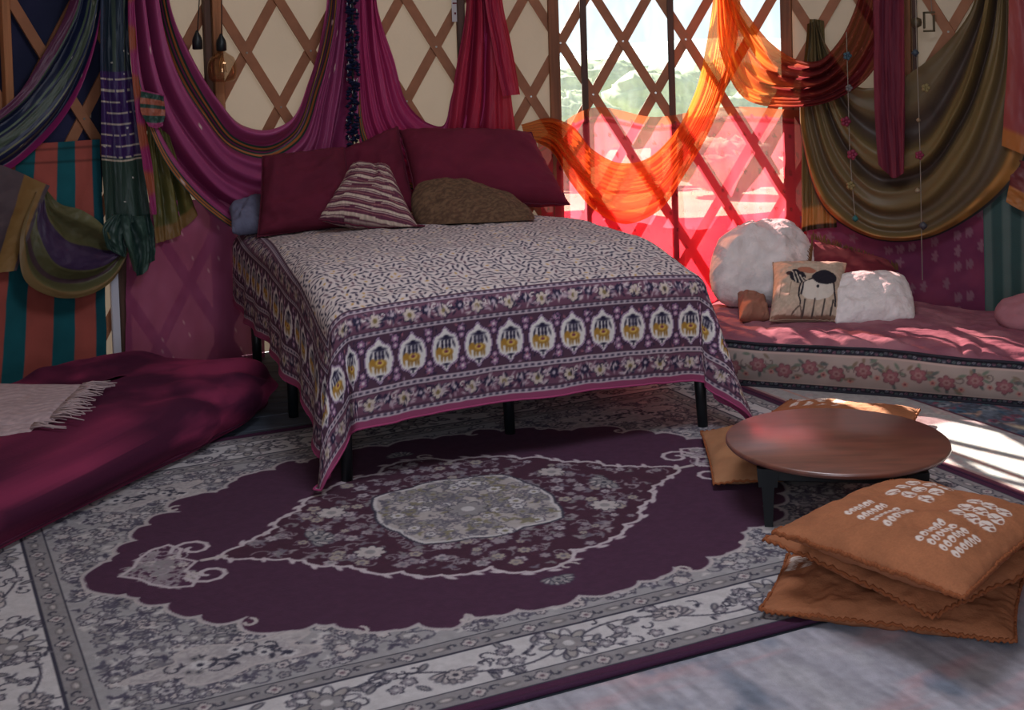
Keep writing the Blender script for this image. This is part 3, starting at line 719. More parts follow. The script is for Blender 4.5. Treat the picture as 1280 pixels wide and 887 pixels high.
# ------------------------------------------------------------------ pillows and cushions
def pillow(name, label, cat, corners, thick, paint, mat=MT_COTTON, n=44, group=None, pinch=.07, full=4.0, puff=.5, wr=.006, seed=1, flat=None, floor=None, pipe=None, base=None, wf=5, rnd=0.0):
    tl, tr, br, bl = [np.asarray(c, float) for c in corners]
    t = np.linspace(-1, 1, n); t = np.sign(t) * np.abs(t) ** .85
    U, V = np.meshgrid(t, t); u = U * (1 - pinch * (1 - V ** 2) * np.abs(U)); v = V * (1 - pinch * (1 - U ** 2) * np.abs(V))
    u = u * (1 - rnd + rnd * np.sqrt(1 - V ** 2 / 2)); v = v * (1 - rnd + rnd * np.sqrt(1 - U ** 2 / 2))
    s = (u + 1) / 2; w = (v + 1) / 2
    Pm = ((1 - s) * (1 - w))[..., None] * tl + (s * (1 - w))[..., None] * tr + (s * w)[..., None] * br + ((1 - s) * w)[..., None] * bl
    nrm = np.cross(tr - tl, bl - tl); nrm /= np.linalg.norm(nrm)
    if nrm @ (C0 - (tl + br) / 2) < 0: nrm = -nrm
    h = thick / 2 * np.clip((1 - np.abs(U) ** full) * (1 - np.abs(V) ** full), 0, None) ** puff
    edge = np.clip((1 - np.maximum(np.abs(U), np.abs(V))) * 6, 0, 1)
    sx = np.linalg.norm(tr - tl); sy = np.linalg.norm(bl - tl)
    def wrk(sd): return wr * edge * (fbm(U * wf * sx * 2, V * wf * sy * 2, sd, 3) + .8 * np.sin((U * 1.3 + V) * 4 + 3 * vnoise(U * 2, V * 2, sd))) + wr * 1.5 * (1 - edge) * vnoise((U + V) * 9, (U - V) * 9, sd + 3)
    A = Pm + (h + wrk(seed) * np.sqrt(h / (thick / 2) + .1))[..., None] * nrm; B = Pm - (h + wrk(seed + 7) * np.sqrt(h / (thick / 2) + .1))[..., None] * nrm
    bd = np.ones((n, n), bool); bd[1:-1, 1:-1] = False
    A[bd] = Pm[bd] + (wr * .8 * vnoise((U + V)[bd] * 11, (U - V)[bd] * 11, seed))[:, None] * nrm
    ia = np.arange(n * n).reshape(n, n); ib = ia.copy(); ib[1:-1, 1:-1] = n * n + np.arange((n - 2) ** 2).reshape(n - 2, n - 2)
    Vv = np.concatenate([A.reshape(-1, 3), B[1:-1, 1:-1].reshape(-1, 3)])
    if floor is not None: Vv[:, 2] = np.maximum(Vv[:, 2], floor(Vv) if callable(floor) else floor)
    q = lambda I: np.stack([I[:-1, :-1], I[:-1, 1:], I[1:, 1:], I[1:, :-1]], -1).reshape(-1, 4)
    fa, fb = q(ia), q(ib)[:, ::-1]
    g = np.cross(A[1, 1] - A[0, 0] + (A[n // 2, n // 2 + 1] - A[n // 2, n // 2]), A[n // 2 + 1, n // 2] - A[n // 2, n // 2]) @ nrm
    fc = np.concatenate([fa, fb]) if g > 0 else np.concatenate([fa[:, ::-1], fb[:, ::-1]])
    ca = paint(s, w); cb = ca if base is None else np.broadcast_to(base, ca.shape)
    cc = np.concatenate([ca.reshape(-1, 3), cb[1:-1, 1:-1].reshape(-1, 3)])
    o = link_mesh(name, Vv, fc.copy(), mat, None, cc); tag(o, label, cat, group)
    if pipe is not None:
        loop = np.r_[ia[0, :], ia[1:, -1], ia[-1, -2::-1], ia[-2:0:-1, 0]]; lp = Vv[loop][::1]; lp = np.concatenate([lp, lp[:1]])
        if len(pipe) > 2:
            k = np.arange(len(lp)); lp = lp + (nrm * pipe[2] * np.sin(k * 1.9)[:, None])
        MB().tube(lp, pipe[0], 6).build('seam', pipe[1], o, True)
    return o
def on_bed(V):
    q = V[:, :2] - BO; return ztop(np.clip(q @ BX, -HW, HW), np.clip(q @ BY, 0, BL)) + .008
def plain(c, sp_=.06, f=6, sd=3):
    c = rgb(c)
    return lambda s, w: c * (1 + sp_ * fbm(s * f, w * f, sd))[..., None]
def topz(x, y, z): return flo(x, y, z)
MT_WINE = MT_COTTON
wine_thread = M('wine_thread', '5a1c30', .9)
# big pillows leaning at the head of the bed
def lean(pts): return [rayY(*p) for p in pts]
pillow('bed_pillow', 'long wine red bed pillow leaning under the window end of the headwall', 'pillow', lean([(498, 163, 6.90), (664, 166, 7.0), (712, 256, 6.80), (520, 252, 6.58)]), .21, plain('681c32'), wr=.009, seed=5, pinch=.03, pipe=(.004, wine_thread), floor=on_bed)
pillow('bed_pillow', 'wine red bed pillow wedged behind the striped cushion, one corner pointing up', 'pillow', lean([(408, 196, 6.75), (497, 158, 6.86), (520, 262, 6.66), (420, 285, 6.50)]), .16, plain('621a30'), wr=.009, seed=9, pinch=.04, pipe=(.004, wine_thread), floor=on_bed)
pillow('bed_pillow', 'slumped wine red bed pillow at the corner nearest the pink sari', 'pillow', lean([(328, 196, 6.52), (430, 184, 6.64), (447, 290, 6.36), (322, 296, 6.28)]), .19, plain('5e1a2f'), wr=.012, seed=14, pinch=.03, pipe=(.004, wine_thread), floor=on_bed)
pillow('bed_pillow', 'small blue grey pillow poking out beside the slumped wine pillow', 'pillow', lean([(286, 262, 6.62), (330, 244, 6.68), (338, 284, 6.42), (290, 290, 6.40)]), .12, plain('6a6a80'), wr=.008, seed=17, floor=on_bed)
def stripes(s, w):
    q = w * 9 + .08 * np.sin(s * 4); k = q - np.floor(q); c = np.empty(s.shape + (3,)); c[:] = rgb('5a2a3e')
    c = mixc(c, rgb('b9a596'), (np.abs(k - .5) < .13) * 1.0); c = mixc(c, rgb('8a5a5c'), (np.abs(k - .05) < .06) * 1.0); c = mixc(c, rgb('c4b3a4'), ((np.abs(k - .78) < .04)) * .8)
    return c * (1 + .12 * vnoise(s * 160, w * 40, 3))[..., None]
pillow('throw_cushion', 'square wine cushion with cream woven stripes standing against the bed pillows', 'cushion', lean([(442, 206, 6.40), (486, 208, 6.38), (531, 299, 6.02), (398, 274, 6.10)]), .16, stripes, n=90, seed=21, pinch=.05, pipe=(.004, wine_thread), floor=on_bed)
def fur(s, w):
    v = fbm(s * 60, w * 60, 6, 2); return mixc(rgb('513a2c'), rgb('70543f'), sm(-.8, .8, v))
fc_ = pillow('fur_cushion', 'brown mottled fur cushion lying flat beside the striped cushion', 'cushion', lean([(506, 218, 6.45), (640, 244, 6.48), (690, 292, 6.14), (520, 304, 6.02)]), .22, fur, mat=M('short_fur', 'vc', .95, sheen=.6, bump=1.0, bscale=170), n=70, seed=24, pinch=.02, full=2.0, wr=.006, floor=on_bed, rnd=.8)

# ------------------------------------------------------------------ daybed under the right wall
DX = np.array([.921, -.39]); DY = np.array([.39, .921]); DO = np.array([.70, 6.04])
def day(x, y, z): return np.stack([DO[0] + DX[0] * x + DY[0] * y, DO[1] + DX[1] * x + DY[1] * y, z + 0 * x], -1)
DLn, DWd, DH = 1.93, 1.02, .205
dk = Canvas(0, 0, DLn, .215, .005, rgb('8f7f7c'))
XX, YY = np.meshgrid(dk.X, dk.Y)
dk.a[:] = rgb('a08f88'); dk.a *= (1 + .06 * fbm(XX * 8, YY * 8, 3))[..., None]
rs = np.random.default_rng(4)
for k in range(int(DLn / .115)):
    x = .06 + k * .115; y = .10 + (.014 if k % 2 else -.008)
    for q in range(9):
        a = rs.uniform(0, 6.3); dk.ell(x + .052 * math.cos(a), y + rs.uniform(-.055, .055), .017, .007, a, [rgb('6c7466'), rgb('7d6a5c'), rgb('5a5f5c')][q % 3])
    curl(dk, x + .055, y + .02, .022, k, .004, rgb('6a5a58'), .8)
    dk.flower(x, y, .034, 6, k, rgb('8f5a60'), rgb('a98f88'), rgb('6a4048')); dk.flower(x, y, .018, 6, k + .5, rgb('9c7674'), rgb('7c4a50'))
    dk.flower(x + .058, y - .03, .014, 5, k, rgb('b07a70'), rgb('6a3040'))
for lo, hi in ((0, .030), (.178, .215)):
    mk = (YY >= lo) & (YY < hi); dk.a[mk] = rgb('23232f')
    for k in range(int(DLn / .02)): dk.flower(k * .02, (lo + hi) / 2 + rs.uniform(-.006, .006), .007, 5, k, [rgb('8d8a92'), rgb('8a5a6a'), rgb('5f6f6a')][k % 3], rgb('33303c'))
for yy in (.031, .177): dk.a[np.abs(YY - yy) < .004] = rgb('b79d94')
droot = tag(empty('daybed', (*(DO + DX * DLn / 2 + DY * DWd / 2), 0)), 'low floor daybed with a pink quilted top and floral side band under the olive swag', 'daybed')
def day_side(x, w):      # profile of a bulging side wall; w from floor to top
    return .018 * np.sin(w * PI) + .008 * vnoise(x * 5, w * 1.5, 71), .012 + (DH - .012 + .018 * vnoise(x * 2.2, 0 * x, 72)) * w
xs = dk.X[None]; ws = (dk.Y / .215)[:, None]
b_, z_ = day_side(xs + 0 * ws, ws + 0 * xs)
f1 = grid('front_band', day(xs + 0 * ws, -b_, z_), MT_VC, None, dk.a)
f2 = grid('end_band', day(-b_[:, :220], (dk.X[None, :220] / dk.X[219] * DWd) + 0 * ws, z_[:, :220]), MT_VC, None, dk.a[:, :220], flip=True)
f3 = grid('end_band', day(DLn + b_[:, :220], (dk.X[None, :220] / dk.X[219] * DWd) + 0 * ws, z_[:, :220]), MT_VC, None, dk.a[:, :220])
f4 = grid('back_band', day(xs + 0 * ws, DWd + b_, z_)[:, ::6], MT_VC, None, dk.a[:, ::6], flip=True)
n1, n2 = 300, 170
xx = np.linspace(0, DLn, n1)[None]; yy = np.linspace(0, DWd, n2)[:, None]
ed = np.minimum(np.minimum(xx, DLn - xx), np.minimum(yy, DWd - yy)) + 0 * xx
_, ze = day_side(xx + 0 * yy, 1 + 0 * (xx + yy))
quilt = .020 * np.abs(np.sin((xx + yy * .35) * 20 + 2.2 * vnoise(xx * 5, yy * 7, 75))) * np.exp(-yy / .28) + .007 * fbm(xx * 13, yy * 17, 74, 3) + .010 * vnoise(xx * 4, yy * 4, 77)
zq = ze + (.026 * np.clip(ed / .09, 0, 1) ** .6 + quilt * np.clip(ed / .03, 0, 1))
cq = mixc(rgb('86505f'), rgb('a06a74'), sm(-.7, .7, fbm(xx * 6, yy * 6, 76, 3)))
f5 = grid('quilted_top', day(xx + 0 * yy, yy + 0 * xx, zq), MT_COTTON, None, cq)
pp = MB()
for zz, w in ((.204, 1.0), (.012, .0)):
    bx_, zx_ = day_side(dk.X, w + 0 * dk.X); pp.tube(day(dk.X, -bx_ - .003, zx_)[::3], .007, 6)
f6 = pp.build('piping', M('dark_print_piping', '2a2832', .9), None, True)
adopt(droot, f1, f2, f3, f4, f5, f6)

def on_day(pts): return [rayY(*p) for p in pts]
MT_WOOL = M('white_bobbly_wool', 'vc', .95, sheen=.4, bump=1.0, bscale=60)
pillow('white_pillow', 'large crumpled white pillow leaning on the pink curtain at the daybed end', 'pillow', on_day([(890, 292, 6.80), (990, 270, 6.95), (1052, 378, 6.62), (884, 384, 6.42)]), .30, plain('e6dcda', .05, 12), mat=MT_WOOL, seed=31, wr=.016, pinch=.0, full=2.4, rnd=.6, floor=DH + .018)
def horse(s, w):
    cv = Canvas(0, 0, 1, 1, 1 / 150, rgb('c2ac98'))
    cv.a *= (1 + .06 * fbm(cv.X[None] * 30, cv.Y[:, None] * 30, 3))[..., None]
    K = rgb('26222c'); cv.line([(.02, .97), (.98, .97)], .03, rgb('8a6a58'))
    cv.ell(.62, .62, .24, .17, 0, rgb('d9cec2')); cv.line([(.40, .70), (.42, .5), (.55, .44), (.70, .42), (.84, .5), (.88, .70), (.9, .85)], .025, K)
    cv.ell(.70, .42, .17, .12, .1, K); cv.ell(.33, .40, .13, .10, .7, K)
    for k in range(4): cv.line([(.24 + k * .06, .30 + k * .04), (.32 + k * .055, .50)], .018, rgb('cdbfae'))
    cv.ell(.22, .36, .05, .035, .6, K); cv.ell(.45, .29, .13, .05, .15, rgb('b0705a')); cv.line([(.38, .52), (.36, .7), (.40, .84)], .022, K)
    for x in (.12, .25): cv.line([(x, .50), (x - .02, .72)], .012, rgb('8f7c6c'))
    for x0 in (.46, .60, .74, .86): cv.line([(x0, .78), (x0 - .01, .95)], .026, rgb('4a403e'))
    cv.line([(.3, .95), (.4, .86), (.44, .95)], .02, rgb('6b5a50')); cv.ell(.62, .58, .02, .03, 0, K)
    i = np.clip((w * 150).astype(int), 0, 150); j = np.clip((s * 150).astype(int), 0, 150); return cv.a[i, j]
pillow('animal_cushion', 'square tan cushion with an embroidered black and white striped animal, on the daybed', 'cushion', on_day([(966, 328, 6.42), (1058, 329, 6.42), (1049, 402, 6.12), (962, 401, 6.12)]), .14, horse, n=120, seed=33, pinch=.06, wr=.004, pipe=(.003, M('tan_thread', '9c8672', .9)), base=rgb('b39d88'), floor=DH + .018)
pillow('fleece_cushion', 'small oblong white fleece cushion beside the animal cushion', 'cushion', on_day([(1036, 346, 6.38), (1132, 340, 6.42), (1150, 405, 6.12), (1040, 408, 6.08)]), .17, plain('eae0de', .04, 20), mat=MT_WOOL, seed=35, pinch=.0, full=2.6, wr=.008, rnd=.35, floor=DH + .018)
def redp(s, w): return mixc(rgb('6a2430'), rgb('94484a'), sm(-.5, .7, fbm(s * 5, w * 5, 8)))
rp = pillow('fringed_pillow', 'dark red pillow edged with golden brown fringe behind the animal cushion', 'pillow', on_day([(1018, 302, 6.72), (1110, 330, 6.78), (1140, 375, 6.5), (1010, 385, 6.42)]), .16, redp, seed=37, pinch=.03, floor=DH + .018)
fr = MB(); q = random.Random(5)
pa, pb = np.array(rayY(1016, 298, 6.70)), np.array(rayY(1124, 338, 6.76))
for base_a, base_b, n_ in ((pa, pb, 70), (pa, np.array(rayY(1012, 345, 6.55)), 30)):
    for k in range(n_):
        b0 = base_a + (base_b - base_a) * (k + q.random() * .5) / n_; d = np.array([q.uniform(-.3, .1), -.15, q.uniform(.2, 1)]); d = d / np.linalg.norm(d) * q.uniform(.025, .045)
        fr.tube([b0, b0 + d * .6 + (0, 0, .004), b0 + d], [.004, .003, .0015], 4)
tag(fr.build('fringe', M('golden_fringe', '7d5a3a', .9), rp), kind='stuff')
pillow('tan_cushion', 'tan cushion lying low at the foot of the white pillow beside the bed', 'cushion', on_day([(922, 366, 6.42), (955, 372, 6.45), (962, 398, 6.22), (925, 398, 6.15)]), .10, plain('9a6a58', .05), seed=39, wr=.006, floor=DH + .018)
pillow('round_pillow', 'dusty pink rounded pillow at the far end of the daybed', 'pillow', on_day([(1240, 378, 6.25), (1345, 372, 6.0), (1365, 415, 5.75), (1246, 412, 5.92)]), .16, plain('a8727a', .05), seed=41, full=2.0, pinch=0, wr=.004, rnd=.9, floor=DH + .018)
# ------------------------------------------------------------------ low round table and orange floor cushions
TC = np.array([1.054, 4.385]); TZ = .232; TR = .368
troot = tag(empty('low_table', (*TC, 0)), 'round low wooden table with black folding legs beside the orange cushion pile', 'table')
tm = M('polished_walnut', '7a4434', .42, spec=.8, coat=1.0, grain=(5, 28, 5), bump=.04, bscale=60)
tt = MB().lathe((TC[0], TC[1], TZ - .022), [(TR - .03, 0), (TR - .006, .003), (TR, .010), (TR - .001, .018), (TR - .006, .022)], 96).build('tabletop', tm, None, True)
ob = [tt]
TA = math.radians(-10); tx = np.array([math.cos(TA), math.sin(TA), 0]); ty = np.array([-math.sin(TA), math.cos(TA), 0]); T3 = np.array([tx, ty, (0, 0, 1.)])
t3 = lambda x, y, z: np.array([TC[0], TC[1], 0]) + tx * x + ty * y + np.array([0, 0, z])
A_ = .228
for sg in (-1, 1):
    ob.append(MB().box(t3(0, sg * A_, TZ - .047), (2 * A_, .018, .05), T3, .003).build('apron', MT_BLACK))
    ob.append(MB().box(t3(sg * A_, 0, TZ - .047), (.018, 2 * A_, .05), T3, .003).build('apron', MT_BLACK))
for sx in (-1, 1):
    for sy in (-1, 1):
        m = MB(); h0, h1 = TZ - .025, .0
        for k, (a, b) in enumerate((((h0, .034), (h0 - .06, .030)), ((h0 - .06, .020), (0.0, .0125)))):
            zs_ = (a[0], b[0]); k0 = len(m.v)
            for zz, w in ((a[0], a[1]), (b[0], b[1])):
                c = t3(sx * (A_ + .004), sy * (A_ + .004), zz)
                for ax_, ay_ in ((-1, -1), (1, -1), (1, 1), (-1, 1)): m.v.append(c + tx * ax_ * w + ty * ay_ * w)
            for q in range(4): m.f.append([k0 + q, k0 + (q + 1) % 4, k0 + 4 + (q + 1) % 4, k0 + 4 + q])
            m.f.append([k0, k0 + 3, k0 + 2, k0 + 1]); m.f.append([k0 + 4, k0 + 5, k0 + 6, k0 + 7])
        ob.append(m.build('leg', MT_BLACK))
adopt(troot, *ob)

ORANGE = '9c6242'; othread = M('orange_seam', '8d4f2e', .9)
def print_rows(cv, blocks):
    W = rgb('d8c8bf'); D = rgb('8f5a44')
    for (u0, u1, wb0, wb1, ws0, ws1) in blocks:
        for i in range(3):
            for j in range(3):
                x = u0 + (u1 - u0) * (i + .5) / 3; y = wb0 + (wb1 - wb0) * (j + .5) / 3
                cv.ell(x, y, .042, .036, .3, W); cv.line([(x - .016, y + .024), (x + .016, y - .020)], .009, D); cv.ell(x + .028, y + .005, .010, .014, .3, D)
                cv.line([(x - .030, y + .002), (x - .006, y + .002)], .005, D)
        for j in range(6):
            for i in range(4):
                x = u0 + (u1 - u0) * (i + .5) / 4; y = ws0 + (ws1 - ws0) * (j + .5) / 6
                cv.ell(x, y, .024, .0165, .4, W); cv.ell(x + .007, y + .001, .009, .005, .5, D)
def orange(blocks, sd):
    cv = Canvas(0, 0, 1, 1, 1 / 300, rgb(ORANGE)); cv.a *= (1 + .05 * fbm(cv.X[None] * 9, cv.Y[:, None] * 9, sd))[..., None] * (1 + .05 * vnoise(cv.X[None] * 200, cv.Y[:, None] * 200, sd))[..., None]
    print_rows(cv, blocks)
    return lambda s, w: cv.a[np.clip((w * 300).astype(int), 0, 300), np.clip((s * 300).astype(int), 0, 300)]
MT_OR = M('orange_canvas_cotton', 'vc', .92, sheen=.15, bump=.35, bscale=180)
blk = [(.24, .53, .17, .45, .56, .79), (.65, .89, .25, .51, .58, .82)]
def fl3(pts): return [flo(*p) for p in pts]
pillow('floor_cushion', 'orange floor cushion on top of the pile, printed with rows of white ovals', 'cushion', fl3([(1114, 602, .245), (1322, 645, .245), (1205, 748, .225), (966, 664, .232)]), .135, orange(blk, 3), mat=MT_OR, n=230, seed=51, pinch=.04, full=3.2, puff=.6, wr=.005, pipe=(.005, othread, .004), base=rgb(ORANGE))
pillow('floor_cushion', 'orange floor cushion squeezed in the middle of the pile of three', 'cushion', fl3([(1128, 628, .145), (1352, 690, .140), (1165, 772, .140), (954, 672, .155)]), .10, orange([], 4), mat=MT_OR, n=70, seed=52, pinch=.04, full=3.2, puff=.6, wr=.006, pipe=(.005, othread, .004))
pillow('floor_cushion', 'orange floor cushion at the bottom of the pile, flat on the worn rug', 'cushion', fl3([(984, 694, .055), (1280, 722, .05), (1270, 802, .035), (950, 762, .035)]), .095, orange([(.02, .3, .06, .2, .18, .40)], 5), mat=MT_OR, n=120, seed=53, pinch=.03, full=3.2, puff=.6, wr=.006, pipe=(.005, othread, .004), base=rgb(ORANGE), floor=.008)
pillow('floor_cushion', 'tan orange floor cushion half under the round table beside the bed leg', 'cushion', fl3([(876, 540, .05), (1010, 522, .05), (1050, 596, .05), (892, 604, .04)]), .085, plain('a0704f'), mat=MT_OR, n=60, seed=54, pinch=.03, full=3.2, puff=.6, wr=.005, pipe=(.004, othread, .003), floor=.012)
pillow('floor_cushion', 'orange floor cushion behind the round table, its far edge in the sun', 'cushion', fl3([(988, 500, .055), (1150, 512, .055), (1135, 552, .05), (938, 530, .05)]), .085, orange([(.1, .5, .1, .3, .35, .5)], 6), mat=MT_OR, n=110, seed=55, pinch=.03, full=3.2, puff=.6, wr=.005, pipe=(.004, othread, .003), floor=.012, base=rgb(ORANGE))

# ------------------------------------------------------------------ velvet floor mattress and throw
VD = np.array([.37, .929]); VN = np.array([-.929, .37]); VE = np.array([-1.0, 5.80]); VL, VW = 2.75, 1.04
nr, nu = 46, 260
ang = np.linspace(0, 2 * PI, nu, endpoint=False)
ca, sa = np.cos(ang), np.sin(ang); ex = 2 / 6.0
pxu = np.sign(ca) * np.abs(ca) ** ex; pyu = np.sign(sa) * np.abs(sa) ** ex
prof = crom([(.05, .004), (.0, .05), (-.03, .11), (.0, .175), (.06, .21), (.16, .228), (.30, .232), (.50, .228)], nr)
ins, zz = prof[:, 0][:, None], prof[:, 1][:, None]
hx, hy = VL / 2, VW / 2
xl = pxu[None] * (hx - ins); yl = pyu[None] * (hy - ins * np.clip(1, 0, hy / .5))
yl = np.where(ins > hy - .02, 0, yl)
arcp = np.unwrap(ang)[None] * 1.0
per = xl * 1.0 + yl * .6
wr_ = fbm(xl * 3.2 + yl * 2, yl * 3.2, 81, 3) * .016 + .012 * np.sin(per * 16 + 4 * vnoise(xl * 2, yl * 2, 82)) * np.exp(-((zz - .09) / .08) ** 2) + .012 * vnoise(xl * 9 + zz * 20, yl * 9, 83)
nrm_x = pxu[None] * np.exp(-((zz - .11) / .09) ** 2); nrm_y = pyu[None] * np.exp(-((zz - .11) / .09) ** 2)
xl2 = xl + wr_ * nrm_x; yl2 = yl + wr_ * nrm_y; zl = np.maximum(zz + wr_ * (zz > .15), .016)
CEN = VE - VD * hx + VN * hy
P = np.stack([CEN[0] + VD[0] * xl2 + VN[0] * yl2, CEN[1] + VD[1] * xl2 + VN[1] * yl2, zl], -1)
cv = mixc(rgb('431830'), rgb('883050'), sm(-.5, .9, fbm(xl * 4.2 + zz * 6, yl * 4.2 + zz * 11, 84, 4)))
vm = grid('velvet_mattress', P, MT_VELVET, None, cv, close_m=True); tag(vm, 'thick wine red velvet floor mattress lying along the striped cloth', 'mattress')
sm_ = MB().tube(np.concatenate([P[4], P[4][:1]])[::2], .006, 5).build('seam', M('wine_piping', '4a1430', .8), vm, True)

zt_ = .238
def thr(name, tl, tr, br, bl, z, n=60, m=44, seed=1, parent=None, lift=.022):
    a = [flo(*p, z) for p in (tl, tr, br, bl)]
    s = np.linspace(0, 1, m)[None]; w = np.linspace(0, 1, n)[:, None]; S = s + 0 * w; W = w + 0 * s
    Pp = ((1 - S) * (1 - W))[..., None] * a[0] + (S * (1 - W))[..., None] * a[1] + (S * W)[..., None] * a[2] + ((1 - S) * W)[..., None] * a[3]
    ed = np.clip(np.minimum(np.minimum(S, 1 - S) * 3, np.minimum(W, 1 - W)) / .12, 0, 1)
    Pp[..., 2] += lift * ed ** .5 + .004 * fbm(S * 5, W * 6, seed) * ed + .0035 * np.abs(np.sin(W * 40 + 1.5 * np.sin(S * 22))) * ed
    c = rgb('b39c9f') * (1 + .08 * vnoise(S * 60, W * 60, seed))[..., None] * (.92 + .10 * np.abs(np.sin(W * 40 + 1.5 * np.sin(S * 22))))[..., None]
    return grid(name, Pp, MT_COTTON, parent, c, flip=True), Pp
throw, P0 = thr('knitted_throw', (-90, 480), (112, 483), (66, 528), (-120, 545), zt_, seed=3)
tag(throw, 'folded dusty pink ribbed throw with a fringed end lying on the velvet mattress', 'throw')
low, P1 = thr('under_fold', (-110, 500), (70, 505), (40, 541), (-130, 558), zt_ - .012, seed=5, parent=throw, lift=.016)
fr = MB(); q = random.Random(3)
for PP, n_ in ((P0, 44), (P1, 26)):
    for k in range(n_):
        b0 = PP[int(k / n_ * (len(PP) - 1)), -2] + (0, 0, .004); d = np.array([q.uniform(.4, 1), q.uniform(-.5, .35), 0]); d *= q.uniform(.07, .14) / np.linalg.norm(d)
        fr.tube([b0, b0 + d * .4 + (0, 0, .004), b0 + d * .75 + (0, 0, -.002), b0 + d + np.array([q.uniform(-.01, .01), q.uniform(-.02, .02), -.006])], [.0035, .004, .003, .002], 4)
tag(fr.build('fringe', M('pink_yarn', 'b09a9c', .95), throw, True), kind='stuff')

# ------------------------------------------------------------------ hangings
def drape(name, label, guides, paint, mat=MT_SILK, off=.07, amp=.022, nf=6, n=110, m=140, seed=1, belly=0.0, group=None, offs=None, ends=(1, 1), sharp=1.0, cat='drape', wander=.5, parent=None):
    G = []
    for g in guides: G.append(crom([wall_arc(x, y, off) for x, y in g], n))
    G = np.array(G)
    k = len(G)
    if k == 2: G = np.array([G[0], (G[0] + G[1]) / 2, G[1]]); k = 3
    dd = np.r_[0, np.cumsum([np.linalg.norm(G[i + 1] - G[i], axis=1).mean() + 1e-6 for i in range(k - 1)])]; dd /= dd[-1]
    Q = crom_at(G, dd, np.linspace(0, 1, m)).transpose(1, 0, 2)      # n (along folds) x m (across)
    S = np.linspace(0, 1, n)[:, None] + np.zeros((1, m)); T = np.linspace(0, 1, m)[None] + np.zeros((n, 1))
    ph = 2 * PI * nf * (T + wander * .12 * vnoise(T * 3.1 + 5, S * 2.2, seed)) + 1.6 * vnoise(T * 2.5, S * 1.3, seed + 3)
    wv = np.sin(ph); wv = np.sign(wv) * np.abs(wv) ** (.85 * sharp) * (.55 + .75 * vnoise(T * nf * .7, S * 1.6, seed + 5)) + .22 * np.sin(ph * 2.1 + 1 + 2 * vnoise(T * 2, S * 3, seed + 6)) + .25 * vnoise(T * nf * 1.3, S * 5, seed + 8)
    env = 1 - (1 - ends[0]) * (1 - sm(0, .25, S)) - (1 - ends[1]) * sm(.75, 1, S)
    o = off + amp * wv * env + belly * np.sin(S * PI) * T + .004 * fbm(T * 9, S * 9, seed + 9)
    if offs is not None: o = o + np.interp(np.linspace(0, 1, m), np.linspace(0, 1, len(offs)), offs)[None]
    o = np.clip(o, .046, None) if off > .03 else np.clip(o, .001, .010)
    P = cyl(Q[..., 0], Q[..., 1], o)
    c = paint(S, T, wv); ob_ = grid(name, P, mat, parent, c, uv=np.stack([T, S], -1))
    if cat: tag(ob_, label, cat, group)
    return ob_
def bands(T, base, spec):
    c = np.empty(T.shape + (3,)); c[:] = base
    for a, b, col in spec: c[(T >= a) & (T < b)] = col
    return c
def speck(c, S, T, fs, ft, col, dens=.06, seed=2):
    a, b = S * fs, T * ft; h = _h(np.floor(a), np.floor(b), seed); d = np.hypot((a % 1) - .5, (b % 1) - .5)
    c[(h < dens) & (d < .20)] = col; return c
GOLD = rgb('b0813f'); GREEN = rgb('24443c'); MAG = rgb('9c3a6a'); MAGD = rgb('82305a'); NAVY = rgb('1b2340'); OLIVE = rgb('6a5f34'); COPPER = rgb('b0683a')

# dark cloth behind the lattice at the door end
drape('navy_backcloth', 'dark navy cloth hung behind the lattice beside the striped cloth', [[(-60, -60), (-60, 240)], [(60, -60), (60, 240)], [(128, -60), (128, 240)]], lambda S, T, w: mixc(rgb('1d2138'), rgb('2a2a48'), sm(-1, 1, fbm(S * 4, T * 4, 4))), MT_COTTON, off=.006, amp=.002, nf=5, n=30, m=40, seed=2, cat='drape')
# orange and teal striped cloth
def pstripe(S, T, w):
    c = bands(T, rgb('a04f45'), [(.0, .10, rgb('14565e')), (.235, .345, rgb('14565e')), (.49, .60, rgb('14565e')), (.735, .845, rgb('14565e')), (.95, 1.1, rgb('0f4a55'))])
    c = c * (1 + .06 * fbm(S * 10, T * 10, 5))[..., None]
    for s0 in (.03, .08): c[np.abs(S - s0) < .006] *= .7
    return c
drape('striped_cloth', 'orange and teal striped cotton cloth hanging to the floor mattress', [[(-100, 178), (-110, 330), (-120, 480)], [(20, 180), (10, 330), (0, 480)], [(125, 174), (130, 310), (134, 480)]], pstripe, MT_COTTON, off=.10, amp=.007, nf=4, n=110, m=150, seed=4)
# navy and green sari swag at the far left
def pnavy(S, T, w):
    c = bands(T, NAVY, [(.0, .16, rgb('542343')), (.16, .19, rgb('3a4a3c')), (.42, .46, rgb('4a5a48')), (.50, .64, rgb('3a4638')), (.70, .73, rgb('6a6a50')), (.80, .84, rgb('585c44')), (.93, 1.1, rgb('8a2560'))])
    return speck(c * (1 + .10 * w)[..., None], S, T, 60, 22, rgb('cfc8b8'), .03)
drape('navy_sari', 'navy and green sari swag edged in magenta, sweeping down to the striped cloth', [[(96, -60), (90, 0), (60, 60), (20, 118), (-40, 160), (-120, 180)], [(118, -60), (112, 0), (88, 70), (40, 135), (-30, 185), (-120, 205)], [(130, -60), (127, 0), (112, 70), (72, 150), (0, 216), (-120, 250)]], pnavy, off=.125, amp=.030, nf=2.2, n=120, m=150, seed=6, belly=.03)
